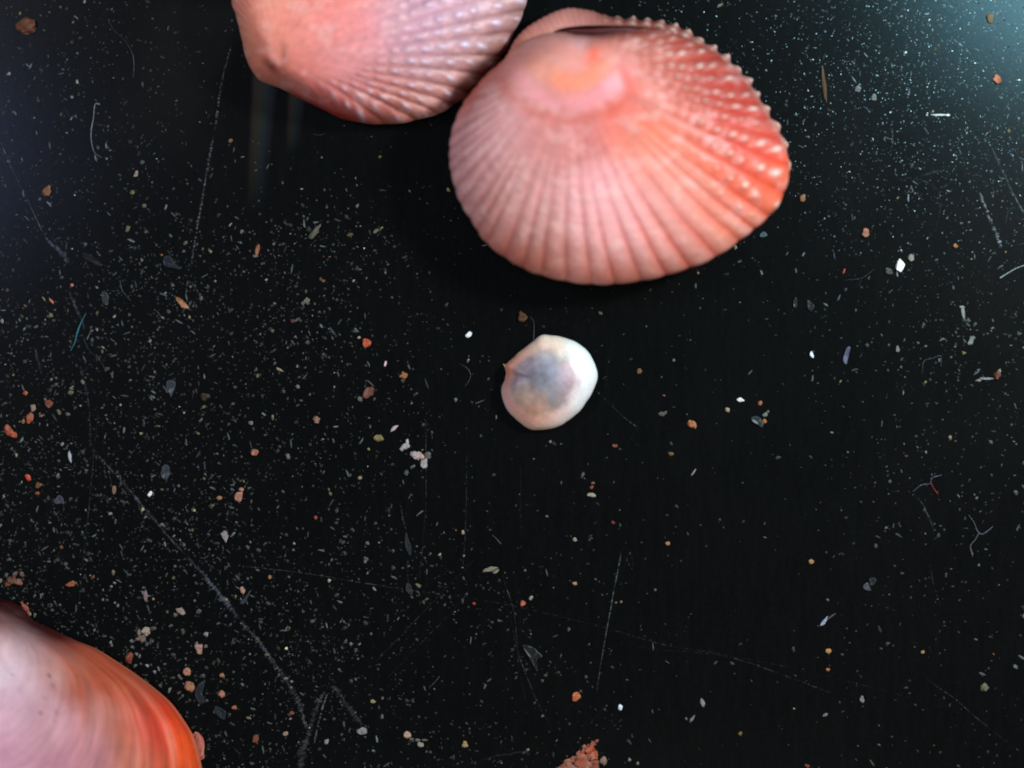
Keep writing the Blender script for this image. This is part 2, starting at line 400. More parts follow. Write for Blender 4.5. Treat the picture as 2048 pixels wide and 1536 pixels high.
ZZ = ZZ + 0.10 * beadl + 0.02 * rfl * fl
LX = lcx + RR * np.cos(thv)[:, None]; LY = lcy + RR * np.sin(thv)[:, None]
LC = shepard(LX, LY, [(1060,60,(204,130,115)),(1100,38,(212,146,134)),(1150,28,(200,130,120)),(1030,85,(190,120,95)),(1200,40,(150,84,74)),(1260,48,(128,56,46)),(1320,50,(140,62,52)),(1400,85,(165,90,78)),(1500,170,(170,90,80)),(1560,270,(190,100,85)),(1575,350,(215,110,80)),(1400,520,(190,110,90)),(1100,545,(180,110,95)),(910,340,(180,120,120)),(1210,280,(150,90,80))], 35)
LC = LC * (1 - 0.22 * (1 - rfl)[..., None] * np.array([0.5, 1, 1])) * (1 + 0.25 * (fbm(thv[:, None] * 60, q[None, :] * 6, 5) - 0.5))[..., None]
LC = mixc(LC, lin((235, 200, 185)), np.clip(beadl * 0.75, 0, 0.8))
k = (CAM_H - ZC) / CAM_H
V = np.stack([(LX - 1024) / 100 * k, (768 - LY) / 100 * k, ZZ], -1).reshape(-1, 3)
build('lower_valve', V - np.array(big.location), gridfaces(nth, nq)[:, ::-1], M_shell, big, np.clip(LC, 0, 1).reshape(-1, 3))

def tube(name, path, rad, mat, parent, col, z0, seg=8, n=60, alpha=1.0, flat=1.0, jit=0.0):
    c, _ = resample(path, n, closed=False)
    d = np.gradient(c, axis=0); d /= np.linalg.norm(d, axis=1)[:, None] + 1e-9
    nrm = np.stack([-d[:, 1], d[:, 0]], 1)
    rr = np.interp(np.linspace(0, 1, n), np.linspace(0, 1, len(rad)), rad)
    if jit: rr = rr * (1 + jit * (rng.random(n) - 0.5))
    z0 = np.interp(np.linspace(0, 1, n), np.linspace(0, 1, len(np.atleast_1d(z0))), np.atleast_1d(z0)) if np.ndim(z0) else np.full(n, z0)
    a = np.linspace(0, 2 * math.pi, seg, endpoint=False)
    X = c[:, 0:1] + nrm[:, 0:1] * rr[:, None] * np.cos(a); Y = c[:, 1:2] + nrm[:, 1:2] * rr[:, None] * np.cos(a)
    Z = z0[:, None] + rr[:, None] / 100 * (np.sin(a) * flat + flat)
    kk = (CAM_H - Z) / CAM_H
    V = np.stack([(X - 1024) / 100 * kk, (768 - Y) / 100 * kk, Z], -1).reshape(-1, 3)
    F = []
    for i in range(n - 1):
        for j in range(seg):
            F.append((i * seg + j, i * seg + (j + 1) % seg, (i + 1) * seg + (j + 1) % seg, (i + 1) * seg + j))
    cc = np.tile(np.append(lin(col), alpha), (len(V), 1)); cc[:, :3] *= (0.8 + 0.4 * rng.random((n, 1)).repeat(seg, 0))
    base = np.array(parent.location) if parent else 0
    if parent: V = V - base
    return build(name, V, F, mat, parent, cc)
tube('ligament', [(1108,64),(1140,62),(1180,63),(1225,60),(1270,58),(1325,61)], [1, 6, 8, 7, 4, 1], M_dark, big, (70, 10, 8), ZC - 0.24, n=50)

# ---- second ribbed shell, cut by the top edge of the photograph
S2_OUT = [(462,0),(473,32),(481,68),(491,113),(507,145),(523,161),(562,176),(600,197),(646,219),(684,238),(726,246),(755,249),(807,246),(839,238),(878,227),(905,211),(931,193),(958,166),(985,137),(1008,105),(1029,61),(1045,26),(1053,-5),(1058,-60),(1045,-140),(990,-220),(900,-285),(780,-310),(650,-285),(550,-230),(485,-150),(458,-70)]
S2_COL = [(640,40,(220,122,115)),(700,30,(224,130,128)),(560,60,(228,142,130)),(500,30,(232,140,106)),(500,100,(222,142,108)),(520,142,(206,122,88)),(545,142,(128,52,34)),(572,128,(170,88,62)),
 (620,110,(228,148,148)),(580,100,(226,145,135)),(700,100,(206,145,156)),(800,50,(192,150,172)),(900,30,(192,160,188)),(850,110,(178,145,162)),(950,60,(192,165,188)),(1000,50,(168,136,140)),(985,110,(135,85,66)),
 (1010,90,(120,66,42)),(940,130,(160,120,118)),(900,180,(160,112,104)),(800,205,(168,112,104)),(750,235,(158,78,64)),(690,228,(158,62,44)),(640,208,(150,40,26)),(600,190,(145,42,28)),(565,170,(165,70,50)),(700,175,(180,128,136)),(620,155,(194,134,136)),  # dark samples include the shaded edge and the neighbour shell's shade
 (870,60,(184,152,178)),(650,-60,(220,120,112)),(800,-100,(190,140,150)),(1000,-100,(175,130,130)),(480,-50,(220,130,110)),(700,-250,(180,100,90)),(465,0,(200,110,110))]
S2_COL = [(a_, b_, tuple(min(255, v * k_) for v, k_ in zip(c_, (1.14, 1.06, 1.01)))) for a_, b_, c_ in S2_COL]
s2 = empty('ribbed_shell', P(770, 0, 0))
tag(s2, 'pink and lavender ribbed cockle shell cut off by the top edge of the photo', 'shell', 'ribbed cockle shells')
def s2_bend(x, y):
    ang = math.degrees(math.atan2(y - 112, x - 575))
    mag = np.interp(ang, [-180, -90, -30, 0, 30, 60, 120, 180], [0, 0, 22, 8, -6, 0, 0, 0])
    return np.array([-math.sin(math.radians(ang)), math.cos(math.radians(ang))]) * mag
def s2_decor(X, Y, T, ph, col, Z):
    f = sstep(0.84, 0.97, T) * sstep(560, 600, X) * (1 - sstep(690, 760, X)) * (Y > 120)
    col = mixc(col, lin((150, 34, 22)), f * 0.85)  # shadowed lower side of the edge painted dark red
    f = np.exp(-((X - 547) / 16) ** 2 - ((Y - 142 - (X - 547) * .7) / 10) ** 2)
    col = mixc(col, lin((110, 40, 24)), f * 0.8)
    f2 = np.exp(-((X - 573) / 9) ** 2 - ((Y - 122) / 24) ** 2)
    col = mixc(col, lin((150, 72, 48)), f2 * 0.65)
    f3 = sstep(0.80, 1.0, T) * sstep(900, 990, X) * sstep(40, 110, Y)
    col = mixc(col, lin((120, 66, 46)), f3 * 0.45)  # shade from the big shell painted on the right rim
    return col, Z - 0.05 * f - 0.03 * f2
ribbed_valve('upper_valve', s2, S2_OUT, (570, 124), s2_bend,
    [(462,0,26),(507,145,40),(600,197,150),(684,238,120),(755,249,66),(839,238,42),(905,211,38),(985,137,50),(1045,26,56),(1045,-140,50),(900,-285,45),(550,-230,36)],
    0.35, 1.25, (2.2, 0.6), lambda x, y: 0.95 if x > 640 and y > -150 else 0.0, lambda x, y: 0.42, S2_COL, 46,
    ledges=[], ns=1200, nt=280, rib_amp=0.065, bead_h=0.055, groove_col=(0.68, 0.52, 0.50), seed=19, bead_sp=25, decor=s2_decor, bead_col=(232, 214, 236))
# low valve rim of the second shell
th2 = np.linspace(-math.pi, math.pi, 500, endpoint=False)
r2 = polar(S2_OUT, 760, 0, th2)
qz = np.array([0.0, 0.25, 0.5, 0.75, 1.0])
RR2 = np.stack([r2 * 0.985, r2 * 0.99, r2 * 0.97, r2 * 0.9, r2 * 0.3], 1); ZZ2 = np.stack([np.full(500, v) for v in (0.30, 0.24, 0.12, 0.03, 0.012)], 1)
X2 = 760 + RR2 * np.cos(th2)[:, None]; Y2 = RR2 * np.sin(th2)[:, None]
V = np.stack([(X2 - 1024) / 100, (768 - Y2) / 100, ZZ2], -1).reshape(-1, 3)
build('valve_lip', V - np.array(s2.location), gridfaces(500, 5)[:, ::-1], M_shell, s2, np.tile(lin((150, 55, 40)), (2500, 1)))

# ---- smooth shell at lower left
S3_OUT = [(-60,1196),(-20,1198),(0,1200),(20,1204),(43,1218),(58,1235),(75,1248),(106,1261),(141,1279),(188,1298),(226,1321),(264,1346),(302,1374),(339,1406),(364,1439),(385,1474),(397,1514),(403,1550),(402,1620),(380,1720),(320,1830),(220,1920),(80,1970),(-90,1950),(-260,1860),(-370,1720),(-410,1560),(-380,1410),(-300,1300),(-200,1235),(-120,1205)]
S3_COL = [(10,1206,(22,0,0)),(10,1222,(40,0,0)),(40,1232,(30,0,0)),(60,1245,(34,0,1)),(84,1262,(80,4,3)),(120,1278,(134,20,14)),(160,1292,(158,56,36)),(5,1248,(165,95,85)),(30,1268,(205,150,140)),(20,1285,(250,215,222)),(45,1305,(252,222,230)),(10,1330,(252,222,232)),(60,1350,(242,200,212)),(30,1420,(236,186,200)),(150,1440,(222,165,172)),(100,1460,(226,170,182)),(30,1500,(216,155,174)),  # near-black samples hold the shade of the steep top edge
 (80,1300,(215,160,150)),(112,1330,(224,168,160)),(150,1318,(188,104,72)),(220,1350,(176,72,42)),(170,1370,(172,84,58)),(120,1420,(216,162,170)),(200,1430,(184,110,92)),(260,1400,(182,80,52)),(230,1325,(190,88,62)),(290,1372,(188,92,68)),(320,1400,(200,70,42)),
 (310,1430,(214,40,12)),(330,1475,(206,40,10)),(372,1505,(240,78,24)),(350,1440,(232,84,44)),(250,1465,(186,104,80)),(200,1500,(190,128,136)),(300,1525,(188,112,92)),(340,1530,(202,78,40)),(130,1500,(206,142,160)),(160,1460,(200,140,150)),(385,1490,(250,100,44)),(100,1650,(206,142,160)),(350,1650,(230,80,30)),(-200,1500,(220,170,180))]
s3 = empty('smooth_shell', P(100, 1500, 0))
tag(s3, 'smooth glossy pink shell with an orange red margin in the lower left corner', 'shell')
ns, ntt = 1400, 420
rim, _ = resample(S3_OUT, ns); U = np.array((-45.0, 1232.0))
t = np.linspace(0, 1, ntt); T = t[None, :]
X = U[0] + (rim[:, 0:1] - U[0]) * T; Y = U[1] + (rim[:, 1:2] - U[1]) * T
R = np.hypot(rim[:, 0] - U[0], rim[:, 1] - U[1])
prof = (1 - T ** 2.6) ** 0.62 * (0.25 + 0.75 * sstep(0, 0.55, T))
amp = 1.5 * np.clip(R / 560, 0.10, 1.2)[:, None] ** 0.9
kk = 25; ker = np.ones(2 * kk + 1) / (2 * kk + 1)
am = np.convolve(np.concatenate([amp[-kk:, 0], amp[:, 0], amp[:kk, 0]]), ker, 'valid')[:, None]
am = am * sstep(0, 0.08, T) + am.mean() * (1 - sstep(0, 0.08, T))
sang = np.linspace(0, 1, ns, endpoint=False)[:, None]
g1 = fbm(T * 26 + 0.5 * np.sin(sang * 12), sang * 9, 3, 3) - 0.5
g2 = fbm(T * 75 + 0.3 * np.sin(sang * 20), sang * 14, 8, 3) - 0.5
Z = 0.22 + am * prof + 0.022 * g1 * sstep(0.4, 0.8, T) + 0.006 * g2
dorsal = sstep(150, 60, X) if False else 1 - sstep(60, 150, X)
wx = (1 - 0.8 * dorsal) * 26 * (fbm(T * 9 + sang * 3, sang * 40, 51, 4) - 0.5); wy = 20 * (fbm(T * 30, sang * 14, 52, 3) - 0.5)
col = shepard(X + wx + 40 * g1 * (1 - 0.8 * dorsal), Y + wy * (1 - 0.6 * dorsal), S3_COL, 29)
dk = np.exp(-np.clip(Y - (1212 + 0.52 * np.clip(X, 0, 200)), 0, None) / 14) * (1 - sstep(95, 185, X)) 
col = mixc(col, lin((42, 0, 0)), np.clip(dk * 1.25, 0, 1) * 0.93)  # shading of the steep upper slope painted in maroon
g3 = fbm(T * 130 + 0.6 * np.sin(sang * 16), sang * 18, 71, 3) - 0.5
col = col * (1 + 0.60 * g3 * sstep(0.25, 0.7, T) + 0.42 * g2 * sstep(0.2, 0.6, T))[..., None]
inner = sstep(0.55, 0.85, T)
col = col * (1 + (0.35 * g1 + 0.28 * g2) * inner + (0.10 * g1 + 0.05 * g2) * (1 - inner))[..., None] if False else col * (1 + (0.40 * g1 + 0.30 * g2) * (0.42 + 0.58 * inner))[..., None]
band = np.clip(g1 * 2.6, -1, 1) * sstep(0.5, 0.8, T) * (1 - sstep(0.93, 1.0, T))
col = mixc(col, lin((228, 160, 140)), np.clip(band, 0, 1) * (0.26 + 0.3 * sstep(1420, 1500, Y)) * sstep(110, 200, X))
col = mixc(col, lin((176, 50, 18)), np.clip(-band, 0, 1) * 0.30 * sstep(60, 160, X))
col = mixc(col, lin((222, 128, 100)), sstep(0.982, 0.997, T) * 0.5 * sstep(130, 220, X))
for (dx, dy, a, rr_, s_) in ((109, 1345, .8, 5, .85), (94, 1417, .6, 4.2, .8), (33, 1345, .6, 3.4, .6), (102, 1388, .6, 3.5, .4), (117, 1364, 1.2, 5, .5), (165, 1344, .7, 3, .5), (126, 1415, 1.4, 7, .35), (124, 1432, 1.4, 5, .25)):
    ca, sa = math.cos(a), math.sin(a)
    uu = (X - dx) * ca + (Y - dy) * sa; vv = -(X - dx) * sa + (Y - dy) * ca
    f = np.exp(-(uu / rr_) ** 2 - (vv / (rr_ * 0.5)) ** 2) * s_
    col = mixc(col, lin((62, 30, 60)), f); Z = Z - 0.008 * f
k = (CAM_H - 0.4) / CAM_H
WX = (X - 1024) / 100 * k; WY = (768 - Y) / 100 * k
ji = [ntt - 1, ntt - 4, ntt - 16, ntt - 60, ntt - 180, 60]; off = np.array([-0.08, -0.13, -0.15, -0.15, -0.15, -0.1])
VX = np.hstack([WX, WX[:, ji]]); VY = np.hstack([WY, WY[:, ji]]); VZ = np.hstack([Z, Z[:, ji] + off])
CC = np.concatenate([col, col[:, ji]], 1)
build('valve', np.stack([VX, VY, VZ], -1).reshape(-1, 3) - np.array(s3.location), gridfaces(ns, ntt + len(ji))[:, ::-1], M_smooth, s3, np.clip(CC, .002, .95).reshape(-1, 3))
# thin dark lip that carries the valve
rim3, _ = resample(S3_OUT, 500)
cen = np.array((0.0, 1560.0))
V = []
for f_, z_ in ((0.995, 0.16), (0.992, 0.06), (0.97, 0.012), (0.6, 0.012)):
    pp = cen + (rim3 - cen) * f_
    V.append(np.stack([(pp[:, 0] - 1024) / 100, (768 - pp[:, 1]) / 100, np.full(500, z_)], 1))
V = np.stack(V, 1).reshape(-1, 3)
build('valve_edge', V - np.array(s3.location), gridfaces(500, 4)[:, ::-1], M_smooth, s3, np.tile(lin((120, 45, 30)), (2000, 1)))

# ---- tiny pale shell in the middle
S4_OUT = [(1009,731),(1011,740),(1013,748),(1009,759),(1003,772),(1002,786),(1005,801),(1012,816),(1025,832),(1041,847),(1061,858),(1077,860),(1098,858),(1115,853),(1133,843),(1147,833),(1160,822),(1172,806),(1183,788),(1191,768),(1194,752),(1192,734),(1185,718),(1175,702),(1162,690),(1144,680),(1123,674),(1107,671),(1082,671),(1066,682),(1053,692),(1033,708),(1017,723)]
S4_COL = [(1050,700,(215,185,175)),(1075,705,(185,175,180)),(1035,735,(170,155,158)),(1043,746,(128,95,112)),(1063,752,(98,92,104)),(1080,765,(118,118,126)),(1100,730,(160,160,176)),(1120,750,(158,160,182)),(1090,700,(190,170,165)),
 (1127,722,(150,150,140)),(1105,780,(145,148,162)),(1060,785,(160,138,130)),(1050,800,(175,148,138)),(1075,815,(176,128,108)),(1080,830,(186,130,105)),(1060,810,(180,140,122)),(1100,800,(130,124,120)),(1120,795,(160,135,135)),(1140,740,(215,165,170)),(1135,770,(200,165,170)),
 (1150,700,(255,232,215)),(1120,685,(255,236,215)),(1090,682,(255,225,205)),(1060,690,(240,195,175)),(1175,740,(255,255,255)),(1170,780,(255,255,255)),(1150,810,(255,255,255)),(1120,840,(250,225,215)),(1090,848,(246,205,185)),(1050,840,(236,185,165)),(1025,815,(232,185,175)),
 (1012,790,(240,205,215)),(1015,765,(228,160,145)),(1014,740,(228,130,95)),(1030,715,(222,145,115)),(1160,720,(255,250,245)),(1155,760,(240,225,235)),(1145,790,(235,220,230)),(1130,815,(240,205,205))]
s4 = empty('small_shell', P(1098, 766, 0))
tag(s4, 'tiny round white shell with a grey centre, alone in the middle of the plate', 'shell')
ns, ntt = 420, 150
rim, sl = resample(S4_OUT, ns)
U = np.array((1085.0, 762.0)); T = np.linspace(0, 1, ntt)[None, :]
dv = rim - U; rn = dv / np.linalg.norm(dv, axis=1)[:, None]
scal = np.sin(sl / 8.5 * 2 * math.pi / 1.3) * 0.0
rimj = rim + rn * (scal + 3.0 * (fbm(sl / 26, sl * 0, 5, 2) - 0.5))[:, None]
X = U[0] + (rim[:, 0:1] - U[0]) * T + (rimj - rim)[:, 0:1] * T ** 14; Y = U[1] + (rim[:, 1:2] - U[1]) * T + (rimj - rim)[:, 1:2] * T ** 14
Z = 0.10 + 0.52 * (1 - T ** 2.6) ** 0.6
ww = sl[:, None] / 8.5 * 2 * math.pi / 1.3
Z = Z + 0.008 * (fbm(T * 10, sl[:, None] / 60, 4) - 0.5)
col = shepard(X, Y, S4_COL, 12)
S4_IN = [c_ for c_ in S4_COL[2:22]]; S4_RIM = S4_COL[22:] + [(1035, 708, (236, 190, 170))]
tb = 0.735 - 0.08 * rn[:, 0:1] + 0.07 * (fbm(sl[:, None] / 45, 0 * sl[:, None], 15) - 0.5)
mk = sstep(tb - 0.12, tb + 0.10, T)
col = shepard(X + 34 * (fbm(X / 17, Y / 17, 35, 4) - .5), Y + 34 * (fbm(X / 17, Y / 17, 36, 4) - .5), S4_IN, 15) * (1 - mk)[..., None] + shepard(X, Y, S4_RIM, 19) * mk[..., None]
pk = np.exp(-((T - tb - 0.06) / 0.07) ** 2) * (0.35 + 0.65 * sstep(-0.2, 0.8, -rn[:, 0:1] + rn[:, 1:2] * 0.7))
col = mixc(col, lin((226, 160, 140)), pk * 0.6)
nz = fbm(X / 13, Y / 13, 61, 4) - 0.5
col = col * (1 + 0.55 * nz * (1 - sstep(0.68, 0.85, T)))[..., None]
VX = (X - 1024) / 100; VY = (768 - Y) / 100
ji = [ntt - 1, ntt - 3, ntt - 12, ntt - 60, 20]; off = np.array([-0.04, -0.07, -0.08, -0.08, -0.08])
VXX = np.hstack([VX, VX[:, ji]]); VYY = np.hstack([VY, VY[:, ji]]); VZZ = np.hstack([Z, Z[:, ji] + off]); VZZ = np.maximum(VZZ, 0.012)
build('valve', np.stack([VXX, VYY, VZZ], -1).reshape(-1, 3) - np.array(s4.location), gridfaces(ns, ntt + len(ji))[:, ::-1], M_small, s4, np.clip(np.concatenate([col, col[:, ji]], 1), .002, .97).reshape(-1, 3))
# little hinge tooth on its left
tube('hinge', [(1007,728),(1012,737),(1014,747),(1010,757)], [.8, 2.0, 2.0, .8], M_small, s4, (226, 160, 130), 0.10, n=24)

# ------------------------------------------------------------------ crumbs
def ico(sub):
    import bmesh
    bm = bmesh.new(); bmesh.ops.create_icosphere(bm, subdivisions=sub, radius=1.0)
    V = np.array([v.co[:] for v in bm.verts]); F = np.array([[v.index for v in f.verts] for f in bm.faces]); bm.free()
    return V, F
ICO = {s: ico(s) for s in (2, 3, 4)}
def lump(w, h, ang, colr, seed, sub=3, rough=0.35, tall=0.45, square=0.0):
    V, F = ICO[sub]
    V = V.copy(); C3 = np.empty_like(V)
    sd = Vector((seed * 3.7, seed * 1.3, seed * 2.1))
    n = np.array([mnoise.fractal(Vector(v) * 1.3 + sd, 1.0, 2.0, 4) for v in V])
    n2 = np.array([mnoise.noise(Vector(v) * 3.5 + sd) for v in V])
    if square is not None:
        rr_ = np.random.default_rng(int(seed * 1000) % 99991)
        for q in range(9):
            d = rr_.normal(size=3); d[2] *= 0.35; d /= np.linalg.norm(d); lim = rr_.uniform(0.62, 0.88)
            V = V - np.clip(V @ d - lim, 0, None)[:, None] * d[None] * 0.92
        V[:, :2] *= 1.14
    V = V * (1 + rough * 1.25 * n + rough * 0.5 * n2)[:, None]; V[:, 2] = np.minimum(V[:, 2], 0.55 + 0.15 * n2)
    V[:, 0] *= w / 200; V[:, 1] *= h / 200; V[:, 2] *= min(w, h) / 200 * tall * 2
    V[:, 2] = np.maximum(V[:, 2], -min(w, h) / 200 * 0.3)
    V[:, 2] -= V[:, 2].min()
    a = -math.radians(ang); c, s = math.cos(a), math.sin(a)
    V = np.stack([V[:, 0] * c - V[:, 1] * s, V[:, 0] * s + V[:, 1] * c, V[:, 2]], 1)
    C3 = lin(colr)[None, :] * (1 + 0.55 * n2 + 0.3 * n)[:, None]
    pale = np.clip(n * 1.2, 0, 0.5)[:, None]
    C3 = C3 * (1 - pale) + pale * (lin(colr) * 0.4 + 0.6 * lin((225, 205, 185)) * lin(colr).max() ** 0.5)
    return V, F, np.clip(C3, 0.003, 0.95)
def mute(c):
    g = sum(c) / 3; return tuple(0.86 * (g + (v - g) * 0.90) if max(c) < 225 or min(c) < 120 else v for v in c)
def crumb(name, px, py, w, h, ang, colr, label, cat='crumb', group=None, extra=(), rough=0.35, sub=2, tall=0.45, square=0.0):
    seed = px * 0.013 + py * 0.007; colr = mute(colr)
    if max(w, h) > 11: sub = 3
    V, F, K = lump(w, h, ang, colr, seed, sub, rough, tall, square)
    if cat in ('lump',): pass
    Vs = [V]; Fs = [F]; Ks = [K]; o = len(V)
    for (dx, dy, w2, h2, a2, c2) in extra:
        c2 = mute(c2)
        V2, F2, K2 = lump(w2, h2, a2, c2, seed + dx * .31 + dy * .17, 3 if max(w2, h2) > 16 else 2, rough, tall)
        V2 = V2 + np.array([dx / 100, -dy / 100, 0]); Vs.append(V2); Fs.append(F2 + o); Ks.append(K2); o += len(V2)
    ob = build(name, np.vstack(Vs), np.vstack(Fs), M_crumb, None, np.vstack(Ks))
    x, y, _ = P(px, py); ob.location = (x, y, 0.006)
    tag(ob, label, cat, group)
    return ob
G = 'loose crumbs scattered on the plate'
